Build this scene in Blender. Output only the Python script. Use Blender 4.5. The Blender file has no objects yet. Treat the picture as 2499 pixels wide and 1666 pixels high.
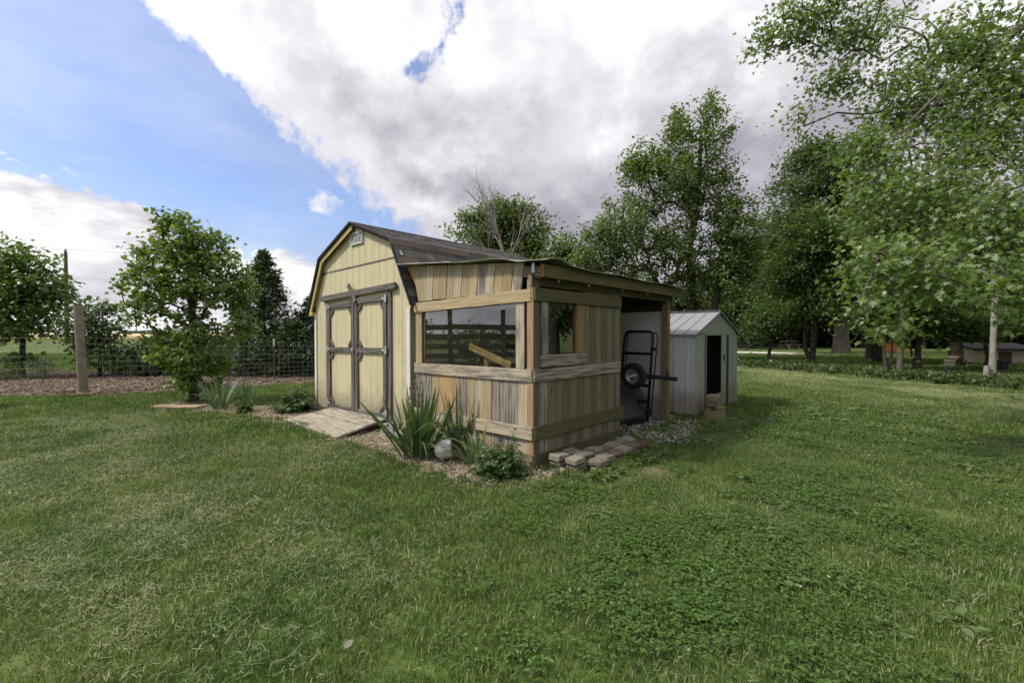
import bpy, math, random
import numpy as np
from mathutils import Matrix, Vector

R = math.radians
SC = bpy.context.scene
COL = SC.collection
rnd = random.Random(7)
rng = np.random.default_rng(11)

# ------------------------------------------------------------------ camera
cam_d = bpy.data.cameras.new('camera')
cam_d.sensor_width = 36.0
cam_d.lens = 36.0 * 1082.0 / 2499.0
cam_d.clip_start = 0.05
cam_d.clip_end = 3000
cam = bpy.data.objects.new('camera', cam_d)
COL.objects.link(cam)
cam.location = (0, 0, 1.45)
cam.rotation_euler = (R(90 - 1.06), 0, 0)
SC.camera = cam

# ------------------------------------------------------------------ light
SUN_EL, SUN_AZ = 50.0, 262.0          # azimuth clockwise from +Y, sun off to the left, a little behind
sv = Vector((math.sin(R(SUN_AZ)) * math.cos(R(SUN_EL)), math.cos(R(SUN_AZ)) * math.cos(R(SUN_EL)), math.sin(R(SUN_EL))))
sun_d = bpy.data.lights.new('sun', 'SUN')
sun_d.energy = 2.7
sun_d.angle = R(7)
sun_d.color = (1.0, 0.95, 0.86)
sun = bpy.data.objects.new('sun', sun_d)
COL.objects.link(sun)
sun.rotation_euler = sv.to_track_quat('Z', 'Y').to_euler()
sun.location = (-20, -5, 30)

SC.view_settings.view_transform = 'Standard'
SC.view_settings.look = 'None'
SC.view_settings.exposure = 0.65
SC.view_settings.gamma = 1.0
SC.render.engine = 'CYCLES'
SC.cycles.max_bounces = 6
SC.cycles.diffuse_bounces = 4
SC.cycles.glossy_bounces = 3
SC.cycles.transmission_bounces = 4
SC.cycles.transparent_max_bounces = 8
SC.cycles.use_adaptive_sampling = True
SC.cycles.adaptive_threshold = 0.02
SC.cycles.use_light_tree = False
SC.cycles.use_denoising = True


# ------------------------------------------------------------------ node helper
class NG:
    def __init__(s, tree):
        s.t = tree
        tree.nodes.clear()

    def n(s, typ, ins=None, **props):
        nd = s.t.nodes.new(typ)
        for k, v in props.items():
            setattr(nd, k, v)
        for k, v in (ins or {}).items():
            sk = nd.inputs[k]
            if isinstance(v, bpy.types.NodeSocket):
                s.t.links.new(v, sk)
            elif isinstance(v, bpy.types.Node):
                s.t.links.new(v.outputs[0], sk)
            else:
                sk.default_value = v
        return nd

    def m(s, op, a, b=0.0, c=None, clamp=False):
        ins = {0: a, 1: b}
        if c is not None:
            ins[2] = c
        return s.n('ShaderNodeMath', ins, operation=op, use_clamp=clamp).outputs[0]

    def mix(s, f, a, b, blend='MIX'):
        nd = s.n('ShaderNodeMix', None, data_type='RGBA', blend_type=blend)
        for k, v in ((0, f), (6, a), (7, b)):
            if isinstance(v, bpy.types.NodeSocket):
                s.t.links.new(v, nd.inputs[k])
            else:
                nd.inputs[k].default_value = v if k == 0 else (*v[:3], 1.0)
        return nd.outputs[2]

    def noise(s, vec, scale, detail=4, rough=0.55, dist=0.0):
        ins = {'Scale': scale, 'Detail': detail, 'Roughness': rough, 'Distortion': dist}
        if vec is not None:
            ins['Vector'] = vec
        return s.n('ShaderNodeTexNoise', ins).outputs[0]

    def ss(s, x, a, b):
        nd = s.n('ShaderNodeMapRange', {0: x, 1: a, 2: b, 3: 0.0, 4: 1.0}, interpolation_type='SMOOTHSTEP')
        return nd.outputs[0]

    def mapping(s, vec, scale=(1, 1, 1), loc=(0, 0, 0)):
        return s.n('ShaderNodeMapping', {0: vec, 1: loc, 3: scale}).outputs[0]

    def ramp(s, f, stops):
        nd = s.n('ShaderNodeValToRGB', {0: f})
        el = nd.color_ramp.elements
        while len(el) < len(stops):
            el.new(0.5)
        for e, (p, c) in zip(el, stops):
            e.position = p
            e.color = (*c[:3], 1.0)
        return nd.outputs[0]


def S(r, g, b):
    def f(c):
        c /= 255.0
        return c / 12.92 if c <= 0.04045 else ((c + 0.055) / 1.055) ** 2.4
    return (f(r), f(g), f(b))


# ------------------------------------------------------------------ sky
world = bpy.data.worlds.new('World')
SC.world = world
world.use_nodes = True
g = NG(world.node_tree)
co = g.n('ShaderNodeTexCoord').outputs['Generated']
sky = g.n('ShaderNodeTexSky', sky_type='NISHITA', sun_disc=False, sun_elevation=R(SUN_EL), sun_rotation=R(SUN_AZ),
          air_density=1.1, dust_density=1.2, ozone_density=2.2).outputs[0]
sx = g.n('ShaderNodeSeparateXYZ', {0: co})
dx, dy, dz = sx.outputs
zc = g.m('ADD', g.m('MAXIMUM', dz, 0.0), 0.04)
n1 = g.noise(co, 3.2, 9, 0.62, 0.3)
n1b = g.noise(g.mapping(co, loc=(3.1, 1.7, 0.4)), 4.2, 9, 0.6, 0.4)
e1 = g.m('ADD', g.m('MULTIPLY_ADD', zc, 1.05, dx), g.m('MULTIPLY_ADD', n1, 0.56, -0.28))
e2 = g.m('ADD', g.m('MULTIPLY', g.m('MULTIPLY_ADD', zc, 2.5, dx), -1.0), g.m('MULTIPLY_ADD', n1b, 0.85, -0.42))
a1 = g.ss(e1, -0.004, 0.05)
a2 = g.ss(e2, 0.0, 0.04)
# thin veils and scattered scraps of cloud in the blue street
lay = g.n('ShaderNodeCombineXYZ', {0: g.m('DIVIDE', dx, zc), 1: g.m('DIVIDE', dy, zc), 2: 0.3}).outputs[0]
n4 = g.noise(lay, 1.25, 8, 0.6, 0.5)
a3 = g.m('MULTIPLY', g.ss(n4, 0.575, 0.68), 0.9)
veil = g.m('MULTIPLY', g.ss(g.noise(lay, 0.55, 6, 0.6), 0.35, 0.75), 0.35)
low = g.m('MULTIPLY', g.ss(dz, 0.17, 0.01), 0.55)
hole = g.ss(g.noise(g.mapping(co, loc=(0.75, 0.2, 1.35)), 4.4, 7, 0.6, 0.2), 0.63, 0.70)
a1 = g.m('MULTIPLY', a1, g.m('SUBTRACT', 1.0, g.m('MULTIPLY', hole, g.ss(dz, 0.25, 0.5))))
e3 = g.m('ADD', g.m('SUBTRACT', 0.185, dz), g.m('MULTIPLY_ADD', g.noise(g.mapping(co, loc=(0.4, 2.2, 5.0), scale=(1, 1, 1.5)), 4.6, 9, 0.6, 0.2), 0.62, -0.31))
a4 = g.ss(e3, 0.0, 0.045)
a2 = g.m('MAXIMUM', a2, a4)
al = g.m('MAXIMUM', g.m('MAXIMUM', a1, a2), g.m('MAXIMUM', a3, g.m('ADD', veil, low)))
# cloud body: bright tops, mauve-grey bases lower down in the big bank
n5 = g.noise(g.mapping(co, loc=(5.2, 0.3, 2.2), scale=(1, 1, 1.5)), 2.6, 9, 0.6, 0.15)
gz = g.m('ADD', dz, g.m('MULTIPLY_ADD', n5, 0.80, -0.40))
g1 = g.m('MULTIPLY', g.ss(gz, 0.56, 0.27), g.ss(e1, 0.03, 0.20))
g2 = g.m('MULTIPLY', g.ss(g.noise(g.mapping(co, scale=(1, 1, 3.6)), 3.4, 8, 0.58, 0.3), 0.42, 0.62), g.ss(dz, 0.40, 0.16))
gg = g.m('MAXIMUM', g1, g.m('MULTIPLY', g2, 0.7))
fine = g.ss(g.noise(g.mapping(co, loc=(1.3, 0.2, 0.7)), 3.0, 9, 0.62, 0.2), 0.36, 0.58)
white = g.mix(fine, (4.6, 4.5, 4.75), (6.6, 6.55, 6.6))
gvar = g.ss(g.noise(g.mapping(co, loc=(2.3, 4.2, 0.7), scale=(1, 1, 1.7)), 3.8, 9, 0.6, 0.2), 0.40, 0.66)
cl = g.mix(g.m('MULTIPLY', gg, 0.95), white, g.mix(gvar, (1.9, 1.78, 2.16), (3.1, 3.0, 3.35)))
skyc = g.mix(1.0, sky, (0.80, 0.80, 0.94), 'MULTIPLY')
fin = g.mix(al, skyc, cl)
bg = g.n('ShaderNodeBackground', {0: fin, 1: 0.12})
g.n('ShaderNodeOutputWorld', {0: bg})


# ------------------------------------------------------------------ mesh helpers
def mk_mesh(name, V, F, cols=None, smooth=False):
    V = np.asarray(V, np.float32)
    me = bpy.data.meshes.new(name)
    if isinstance(F, np.ndarray):
        nf, k = F.shape
        me.vertices.add(len(V))
        me.vertices.foreach_set('co', V.ravel())
        me.loops.add(nf * k)
        me.loops.foreach_set('vertex_index', F.astype(np.int32).ravel())
        me.polygons.add(nf)
        me.polygons.foreach_set('loop_start', np.arange(0, nf * k, k, dtype=np.int32))
        me.update(calc_edges=True)
    else:
        me.from_pydata(V.tolist(), [], [list(f) for f in F])
        me.update()
    if smooth:
        me.shade_smooth()
    if cols is not None:
        at = me.attributes.new('Col', 'FLOAT_COLOR', 'POINT')
        c = np.ones((len(V), 4), np.float32)
        c[:, :3] = cols
        at.data.foreach_set('color', c.ravel())
    return me


def obj(name, me, mat=None, parent=None, M=None, color=None):
    o = bpy.data.objects.new(name, me)
    COL.objects.link(o)
    if mat is not None and len(me.materials) == 0:
        me.materials.append(mat)
    if parent is not None:
        o.parent = parent
    if M is not None:
        o.matrix_basis = M
    if color is not None:
        o.color = color if len(color) == 4 else (*color, 1.0)
    return o


def tag(o, label=None, cat=None, group=None, kind=None):
    for k, v in (('label', label), ('category', cat), ('group', group), ('kind', kind)):
        if v:
            o[k] = v
    return o


def thing(name, label, cat, loc=(0, 0, 0), rz=0.0, group=None):
    o = bpy.data.objects.new(name, None)
    o.empty_display_size = 0.2
    COL.objects.link(o)
    o.location = loc
    o.rotation_euler = (0, 0, rz)
    return tag(o, label, cat, group)


def cbox(sx, sy, sz, c=0.004):
    """box centred on the origin with chamfered edges"""
    hx, hy, hz = sx / 2, sy / 2, sz / 2
    c = min(c, hx * .45, hy * .45, hz * .45)
    V, idx = [], {}
    for x in (-1, 1):
        for y in (-1, 1):
            for z in (-1, 1):
                for ax in range(3):
                    p = [x * (hx - c), y * (hy - c), z * (hz - c)]
                    p[ax] = (x * hx, y * hy, z * hz)[ax]
                    idx[(x, y, z, ax)] = len(V)
                    V.append(p)
    F = []
    for ax in range(3):
        u, v = [(1, 2), (2, 0), (0, 1)][ax]
        for s in (-1, 1):
            q = []
            for a, b in ((-1, -1), (1, -1), (1, 1), (-1, 1)):
                k = [0, 0, 0]
                k[ax], k[u], k[v] = s, a, b
                q.append(idx[(*k, ax)])
            F.append(q if s > 0 else q[::-1])
    for ax in range(3):
        u, v = [(1, 2), (2, 0), (0, 1)][ax]
        for a in (-1, 1):
            for b in (-1, 1):
                k0, k1 = [0, 0, 0], [0, 0, 0]
                k0[u] = k1[u] = a
                k0[v] = k1[v] = b
                k0[ax], k1[ax] = -1, 1
                q = [idx[(*k0, u)], idx[(*k1, u)], idx[(*k1, v)], idx[(*k0, v)]]
                F.append(q if a * b < 0 else q[::-1])
    for x in (-1, 1):
        for y in (-1, 1):
            for z in (-1, 1):
                q = [idx[(x, y, z, 0)], idx[(x, y, z, 1)], idx[(x, y, z, 2)]]
                F.append(q if x * y * z > 0 else q[::-1])
    return V, F


def frame(p0, xd, nd):
    """matrix with local X along xd and local Z along nd (made square to xd)"""
    x = Vector(xd).normalized()
    z = Vector(nd)
    z = (z - x * z.dot(x)).normalized()
    y = z.cross(x)
    M = Matrix(((x.x, y.x, z.x, p0[0]), (x.y, y.y, z.y, p0[1]), (x.z, y.z, z.z, p0[2]), (0, 0, 0, 1)))
    return M


def board(name, parent, p0, p1, w, t, nd, mat, color=None, c=0.003, jit=0.0):
    """plank from p0 to p1 (centre line of its outer face); w across, t thick, nd points out of the face"""
    p0, p1 = Vector(p0), Vector(p1)
    d = p1 - p0
    M = frame((p0 + p1) / 2, d, nd)
    V, F = cbox(d.length, w, t, c)
    V = np.array(V)
    V[:, 2] -= t / 2
    if jit:
        V += rng.normal(0, jit, V.shape)
    return obj(name, mk_mesh(name, V, F), mat, parent, M, color)


def prism(name, parent, org, xd, nd, poly, t, mat, color=None):
    """polygon (in local X,Y of the frame) with outer face at nd=0, thickness t behind it"""
    n = len(poly)
    area = sum(poly[i][0] * poly[(i + 1) % n][1] - poly[(i + 1) % n][0] * poly[i][1] for i in range(n))
    if area < 0:
        poly = poly[::-1]
    V = [(x, y, 0) for x, y in poly] + [(x, y, -t) for x, y in poly]
    F = [list(range(n)), list(range(2 * n - 1, n - 1, -1))]
    for i in range(n):
        j = (i + 1) % n
        F.append([i, i + n, j + n, j])
    return obj(name, mk_mesh(name, V, F), mat, parent, frame(org, xd, nd), color)


def tubes(P0, P1, R0, R1, k=6):
    """separate tapered tubes for each segment"""
    P0, P1 = np.asarray(P0, float), np.asarray(P1, float)
    n = len(P0)
    d = P1 - P0
    d /= np.linalg.norm(d, axis=1, keepdims=True) + 1e-9
    ref = np.where(np.abs(d[:, 2:3]) > 0.9, [[1., 0, 0]], [[0, 0, 1.]])
    u = np.cross(d, ref)
    u /= np.linalg.norm(u, axis=1, keepdims=True)
    v = np.cross(d, u)
    a = np.arange(k) * 2 * math.pi / k
    ring = np.cos(a)[None, :, None] * u[:, None] + np.sin(a)[None, :, None] * v[:, None]
    R0 = np.broadcast_to(np.asarray(R0, float), (n,))[:, None, None]
    R1 = np.broadcast_to(np.asarray(R1, float), (n,))[:, None, None]
    V = np.concatenate([P0[:, None] + ring * R0, P1[:, None] + ring * R1], 1).reshape(-1, 3)
    i = np.arange(k)
    j = (i + 1) % k
    q = np.stack([i, i + k, j + k, j], 1)
    F = (q[None] + (np.arange(n) * 2 * k)[:, None, None]).reshape(-1, 4)
    return V, F


def polytube(pts, rad, k=8, cap=True):
    """one continuous tube along a polyline"""
    P = np.asarray(pts, float)
    n = len(P)
    rad = np.broadcast_to(np.asarray(rad, float), (n,))
    T = np.gradient(P, axis=0)
    T /= np.linalg.norm(T, axis=1, keepdims=True) + 1e-9
    ref = np.array([0, 0, 1.]) if abs(T[0, 2]) < .9 else np.array([1., 0, 0])
    u = np.cross(T[0], ref)
    V = []
    for i in range(n):
        u = u - T[i] * (u @ T[i])
        u /= np.linalg.norm(u)
        v = np.cross(T[i], u)
        for a in range(k):
            w = 2 * math.pi * a / k
            V.append(P[i] + (math.cos(w) * u + math.sin(w) * v) * rad[i])
    F = []
    for i in range(n - 1):
        for a in range(k):
            b = (a + 1) % k
            F.append([i * k + a, i * k + b, (i + 1) * k + b, (i + 1) * k + a])
    if cap:
        F.append(list(range(k))[::-1])
        F.append([(n - 1) * k + a for a in range(k)])
    return V, F


def join(parts):
    V, F, o = [], [], 0
    for v, f in parts:
        V += [tuple(p) for p in v]
        F += [[i + o for i in q] for q in f]
        o += len(v)
    return V, F


def lathe(prof, k=24):
    V, F = [], []
    for r, z in prof:
        for a in range(k):
            w = 2 * math.pi * a / k
            V.append((r * math.cos(w), r * math.sin(w), z))
    for i in range(len(prof) - 1):
        for a in range(k):
            b = (a + 1) % k
            F.append([i * k + a, i * k + b, (i + 1) * k + b, (i + 1) * k + a])
    return V, F


# ------------------------------------------------------------------ materials
def mat_new(name):
    m = bpy.data.materials.new(name)
    m.use_nodes = True
    return m, NG(m.node_tree)


def finish(g, col, rough=0.75, bump=None, bstr=0.3, bdist=0.01, spec=0.35, metal=0.0):
    ins = {'Base Color': col, 'Roughness': rough, 'Specular IOR Level': spec, 'Metallic': metal}
    if bump is not None:
        ins['Normal'] = g.n('ShaderNodeBump', {'Height': bump, 'Strength': bstr, 'Distance': bdist}).outputs[0]
    b = g.n('ShaderNodeBsdfPrincipled', ins)
    g.n('ShaderNodeOutputMaterial', {0: b.outputs[0]})


def wood_mat(name, gray=S(138, 131, 121), dark=0.66, nails=True):
    """tint from the object's colour; alpha = how much grey weathering shows"""
    m, g = mat_new(name)
    oi = g.n('ShaderNodeObjectInfo')
    oc = g.n('ShaderNodeTexCoord').outputs['Object']
    off = g.n('ShaderNodeCombineXYZ', {0: g.m('MULTIPLY', oi.outputs['Random'], 53.0), 1: g.m('MULTIPLY', oi.outputs['Random'], 17.0), 2: 0.0})
    v = g.n('ShaderNodeVectorMath', {0: oc, 1: off.outputs[0]}, operation='ADD').outputs[0]
    grain = g.noise(g.mapping(v, (2.2, 46, 46)), 1.0, 5, 0.6, 0.4)
    broad = g.noise(g.mapping(v, (1.6, 9, 9)), 1.0, 3, 0.5, 1.2)
    blot = g.noise(g.mapping(v, (2.4, 5, 5)), 1.0, 5, 0.65)
    wv = g.n('ShaderNodeTexWave', {0: g.mapping(v, (1.1, 17, 17)), 'Scale': 1.0, 'Distortion': 6.5, 'Detail': 2.0, 'Detail Scale': 0.9}, bands_direction='Y').outputs['Fac']
    c0 = oi.outputs['Color']
    c1 = g.mix(g.ss(grain, 0.36, 0.66), g.mix(1.0, c0, (dark, dark * .95, dark * .88), 'MULTIPLY'), c0)
    c1 = g.mix(g.m('MULTIPLY', g.ss(wv, 0.55, 0.95), 0.35), c1, g.mix(1.0, c0, (0.74, 0.64, 0.52), 'MULTIPLY'))
    wf = g.ss(g.m('ADD', g.m('MULTIPLY', blot, 0.55), g.m('MULTIPLY', broad, 0.45)), g.m('SUBTRACT', 0.72, g.m('MULTIPLY', oi.outputs['Alpha'], 0.5)), g.m('SUBTRACT', 0.90, g.m('MULTIPLY', oi.outputs['Alpha'], 0.5)))
    gr = g.mix(g.ss(grain, 0.40, 0.58), (gray[0] * .45, gray[1] * .44, gray[2] * .43), (gray[0] * 1.2, gray[1] * 1.2, gray[2] * 1.2))
    c2 = g.mix(wf, c1, gr)
    c2 = g.mix(g.ss(blot, 0.62, 0.82), c2, g.mix(1.0, c2, (1.35, 1.33, 1.28), 'MULTIPLY'))
    # knots
    vo = g.n('ShaderNodeTexVoronoi', {0: g.mapping(v, (1.5, 4.5, 0.01)), 'Scale': 1.0}).outputs['Distance']
    c2 = g.mix(g.ss(vo, 0.085, 0.05), c2, (0.05, 0.028, 0.014))
    c2 = g.n('ShaderNodeHueSaturation', {'Saturation': 0.98, 'Value': 0.92, 'Color': c2}).outputs[0]
    h = g.m('ADD', g.m('MULTIPLY', grain, 0.7), g.m('MULTIPLY', wv, 0.3))
    finish(g, c2, 0.82, h, 0.5, 0.004, 0.25)
    return m


def paint_mat(name, col, dirt=S(150, 140, 105), amt=0.6, streak=True, rough=0.7, chip=None):
    m, g = mat_new(name)
    ge = g.n('ShaderNodeNewGeometry').outputs['Position']
    a = g.noise(g.mapping(ge, (14, 14, 1.2)), 1.0, 5, 0.6)
    b = g.noise(ge, 2.3, 6, 0.65)
    fine = g.noise(g.mapping(ge, (90, 90, 9)), 1.0, 3, 0.6)
    c = g.mix(g.m('MULTIPLY', g.ss(g.m('ADD', g.m('MULTIPLY', a, 0.5), g.m('MULTIPLY', b, 0.5)), 0.45, 0.72), amt), col, dirt)
    c = g.mix(g.m('MULTIPLY', g.ss(fine, 0.55, 0.8), 0.25), c, (col[0] * .55, col[1] * .55, col[2] * .5))
    zz_ = g.n('ShaderNodeSeparateXYZ', {0: ge}).outputs[2]
    mud = g.m('MULTIPLY', g.ss(g.m('SUBTRACT', zz_, g.m('MULTIPLY', b, 0.7)), 0.28, -0.12), 0.75)
    c = g.mix(mud, c, (0.20, 0.165, 0.115))
    drip = g.noise(g.mapping(ge, (22, 22, 0.5)), 1.0, 4, 0.6)
    c = g.mix(g.m('MULTIPLY', g.ss(drip, 0.56, 0.72), 0.5), c, (col[0] * .5, col[1] * .5, col[2] * .45))
    if chip:
        c = g.mix(g.ss(g.noise(g.mapping(ge, (30, 30, 7)), 1.0, 6, 0.7), 0.60, 0.66), c, chip)
    finish(g, c, rough, fine, 0.25, 0.003, 0.3)
    return m


def plain_mat(name, col, rough=0.6, var=0.25, scale=9.0, bump=0.0, metal=0.0, spec=0.4, col2=None):
    m, g = mat_new(name)
    oc = g.n('ShaderNodeTexCoord').outputs['Object']
    oi = g.n('ShaderNodeObjectInfo').outputs['Random']
    v = g.n('ShaderNodeVectorMath', {0: oc, 1: g.n('ShaderNodeCombineXYZ', {0: g.m('MULTIPLY', oi, 31.0)}).outputs[0]}, operation='ADD').outputs[0]
    n = g.noise(v, scale, 6, 0.65)
    c2 = col2 or tuple(x * (1 - var) for x in col)
    c = g.mix(g.ss(n, 0.35, 0.68), c2, col)
    finish(g, c, rough, n if bump else None, bump, 0.01, spec, metal)
    return m


def tint_mat(name, rough=0.85, scale=30.0, lo=0.55, bump=0.6, spec=0.25, bdist=0.006):
    """speckled stone-like material whose tint is the object's colour"""
    m, g = mat_new(name)
    oi = g.n('ShaderNodeObjectInfo')
    oc = g.n('ShaderNodeTexCoord').outputs['Object']
    v = g.n('ShaderNodeVectorMath', {0: oc, 1: g.n('ShaderNodeCombineXYZ', {0: g.m('MULTIPLY', oi.outputs['Random'], 31.0)}).outputs[0]}, operation='ADD').outputs[0]
    n = g.noise(v, scale, 5, 0.7)
    b = g.noise(v, scale * .18, 4, 0.6)
    c = g.mix(g.ss(n, 0.3, 0.7), g.mix(1.0, oi.outputs['Color'], (lo, lo, lo), 'MULTIPLY'), oi.outputs['Color'])
    c = g.mix(g.m('MULTIPLY', g.ss(b, 0.5, 0.75), 0.5), c, g.mix(1.0, c, (0.55, 0.58, 0.5), 'MULTIPLY'))
    finish(g, c, rough, n, bump, bdist, spec)
    return m


def leaf_mat(name, trans=0.35, rough=0.45, spec=0.35, sat=1.0, wn=0.0):
    m, g = mat_new(name)
    c = g.n('ShaderNodeAttribute', attribute_name='Col').outputs['Color']
    if wn:
        p = g.n('ShaderNodeNewGeometry').outputs['Position']
        n = g.noise(p, 0.9, 4, 0.6)
        c = g.mix(g.ss(n, 0.3, 0.7), g.mix(1.0, c, (1 - wn, 1 - wn, 1 - wn), 'MULTIPLY'), c)
    b = g.n('ShaderNodeBsdfPrincipled', {'Base Color': c, 'Roughness': rough, 'Specular IOR Level': spec})
    t = g.n('ShaderNodeBsdfTranslucent', {0: g.mix(1.0, c, (1.25, 1.35, 0.6), 'MULTIPLY')})
    mx = g.n('ShaderNodeMixShader', {0: trans, 1: b.outputs[0], 2: t.outputs[0]})
    g.n('ShaderNodeOutputMaterial', {0: mx})
    return m


WOOD = wood_mat('weathered_wood')
GREYWOOD = wood_mat('grey_weathered_wood', gray=S(104, 98, 92), dark=0.5)
YELLOW = paint_mat('yellow_paint', (0.52, 0.465, 0.285), dirt=(0.34, 0.32, 0.22), amt=0.8)
YTRIM = paint_mat('yellow_trim_paint', (0.52, 0.42, 0.17), dirt=(0.36, 0.29, 0.13), amt=0.5)
WHITE = paint_mat('white_trim_paint', (0.62, 0.61, 0.58), dirt=(0.45, 0.44, 0.40), amt=0.5, chip=(0.22, 0.20, 0.17))
WHITEP = paint_mat('white_panel_paint', (0.60, 0.61, 0.58), dirt=(0.5, 0.5, 0.46), amt=0.4)
VENTM = plain_mat('vent_metal', (0.62, 0.62, 0.62), 0.5)
DARKV = plain_mat('dark_void', (0.02, 0.02, 0.02), 0.9)
SHINGLE = tint_mat('asphalt_shingle', 0.95, 120.0, 0.5, 0.5, 0.15, 0.003)
MEMBRANE = plain_mat('roll_roofing', S(150, 152, 134), 0.7, 0.3, 5.0, 0.1, col2=S(118, 122, 100))
STEEL = plain_mat('galvanised_steel', (0.55, 0.56, 0.58), 0.45, 0.3, 14.0, 0.0, 0.6)
BLACK = plain_mat('black_steel', (0.012, 0.012, 0.014), 0.5, 0.4, 12.0, 0.05, 0.0, 0.4)
RUBBER = plain_mat('rubber', (0.012, 0.012, 0.012), 0.85, 0.3, 20.0)
RIM = plain_mat('rim_paint', (0.32, 0.33, 0.36), 0.35, 0.2, 10.0, 0.0, 0.5)
SIDINGW = paint_mat('white_painted_steel', (0.43, 0.43, 0.44), dirt=(0.33, 0.33, 0.33), amt=0.45, rough=0.5)
SIDINGG = paint_mat('sage_painted_steel', (0.27, 0.30, 0.25), dirt=(0.20, 0.225, 0.18), amt=0.5, rough=0.5)
ROOFM = paint_mat('grey_roof_steel', (0.22, 0.215, 0.235), dirt=(0.17, 0.165, 0.18), amt=0.4, rough=0.45)
BROWNM = plain_mat('dark_brown_frame', (0.03, 0.024, 0.02), 0.6)
STONE = tint_mat('tumbled_concrete', 0.95, 45.0, 0.5, 0.8)
POTM = plain_mat('glazed_pot', (0.55, 0.54, 0.50), 0.3, 0.15, 6.0, 0.0, 0.0, 0.5)
BARK = plain_mat('bark', S(98, 91, 81), 0.95, 0.5, 7.0, 0.7)
DBARK = plain_mat('dark_bark', S(70, 62, 52), 0.95, 0.5, 7.0, 0.7)
PALEW = plain_mat('bare_silver_wood', S(146, 140, 129), 0.9, 0.35, 6.0, 0.4)
LEAF = leaf_mat('leaves', 0.45)
LEAFN = leaf_mat('near_leaves', 0.45, 0.38, 0.45)
NEEDLE = leaf_mat('scale_foliage', 0.2, 0.6, 0.2)
BLADE = leaf_mat('sword_leaves', 0.25, 0.42, 0.4)
GRASSM = leaf_mat('grass_blades', 0.30, 0.5, 0.3)

m, g = mat_new('window_glass')
fr = g.n('ShaderNodeFresnel', {'IOR': 1.52}).outputs[0]
bk = g.n('ShaderNodeNewGeometry').outputs['Backfacing']
fr = g.m('MULTIPLY', g.m('MULTIPLY', fr, 3.6, clamp=True), g.m('SUBTRACT', 1.0, bk))
dirtn = g.noise(g.n('ShaderNodeTexCoord').outputs['Object'], 7.0, 7, 0.7)
tr = g.n('ShaderNodeBsdfTransparent', {0: (0.86, 0.88, 0.85, 1)})
gl = g.n('ShaderNodeBsdfGlossy', {0: (0.95, 0.96, 1.0, 1), 1: 0.012})
mx = g.n('ShaderNodeMixShader', {0: fr, 1: tr.outputs[0], 2: gl.outputs[0]})
df = g.n('ShaderNodeBsdfDiffuse', {0: (0.35, 0.34, 0.30, 1)})
mx = g.n('ShaderNodeMixShader', {0: g.m('MULTIPLY', g.ss(dirtn, 0.5, 0.85), 0.12), 1: mx.outputs[0], 2: df.outputs[0]})
g.n('ShaderNodeOutputMaterial', {0: mx})
GLASS = m

# ------------------------------------------------------------------ ground and beds
m, g = mat_new('lawn_ground')
p = g.n('ShaderNodeNewGeometry').outputs['Position']
n_a = g.noise(p, 0.22, 5, 0.6)
n_b = g.noise(p, 6.0, 6, 0.7)
n_c = g.noise(g.mapping(p, (1, 1, 1), (7, 3, 0)), 0.9, 5, 0.65)

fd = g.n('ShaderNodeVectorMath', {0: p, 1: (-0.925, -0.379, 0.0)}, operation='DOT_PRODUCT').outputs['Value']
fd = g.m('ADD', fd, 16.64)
sun_band = g.m('MULTIPLY', g.m('MULTIPLY', g.ss(fd, 0.5, 1.7), g.ss(fd, 7.0, 2.6)), g.ss(g.noise(g.mapping(p, (0.6, 0.3, 1)), 1.0, 5, 0.6), 0.25, 0.6))  # sunlit strip beside the fence line, painted pale into the ground colour
c = g.mix(g.ss(n_b, 0.3, 0.7), (0.036, 0.062, 0.014), (0.090, 0.135, 0.034))
c = g.mix(g.m('MULTIPLY', sun_band, 0.9), c, (0.33, 0.35, 0.18))
c = g.mix(g.m('MULTIPLY', g.ss(n_a, 0.42, 0.66), 0.55), c, (0.17, 0.18, 0.07))
c = g.mix(g.m('MULTIPLY', g.ss(n_c, 0.60, 0.75), 0.6), c, (0.15, 0.115, 0.065))
finish(g, c, 0.95, n_b, 0.6, 0.03, 0.1)
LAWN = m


def chip_ground(name, ca, cb, cc, scale):
    m, g = mat_new(name)
    p = g.n('ShaderNodeNewGeometry').outputs['Position']
    vo = g.n('ShaderNodeTexVoronoi', {0: p, 'Scale': scale})
    rv = g.n('ShaderNodeSeparateColor', {0: vo.outputs['Color']}).outputs[0]
    n = g.noise(p, 1.6, 5, 0.6)
    c = g.ramp(rv, [(0.0, cc), (0.45, ca), (1.0, cb)])
    c = g.mix(g.m('MULTIPLY', g.ss(n, 0.4, 0.7), 0.5), c, cc)
    finish(g, c, 0.95, g.m('ADD', vo.outputs['Distance'], rv), 0.9, 0.02, 0.1)
    return m


MULCH = chip_ground('wood_mulch', S(150, 136, 114), S(190, 178, 156), S(90, 78, 62), 55.0)
DMULCH = chip_ground('bark_mulch', S(108, 93, 78), S(152, 137, 120), S(64, 52, 42), 50.0)
GRAVELM = chip_ground('pale_gravel', S(112, 106, 94), S(156, 152, 144), S(66, 60, 48), 45.0)

G_SIZE = 1400.0
tag(obj('ground', mk_mesh('ground', [(-G_SIZE, -G_SIZE, 0), (G_SIZE, -G_SIZE, 0), (G_SIZE, G_SIZE, 0), (-G_SIZE, G_SIZE, 0)], [[0, 1, 2, 3]]), LAWN), kind='structure')


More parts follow.
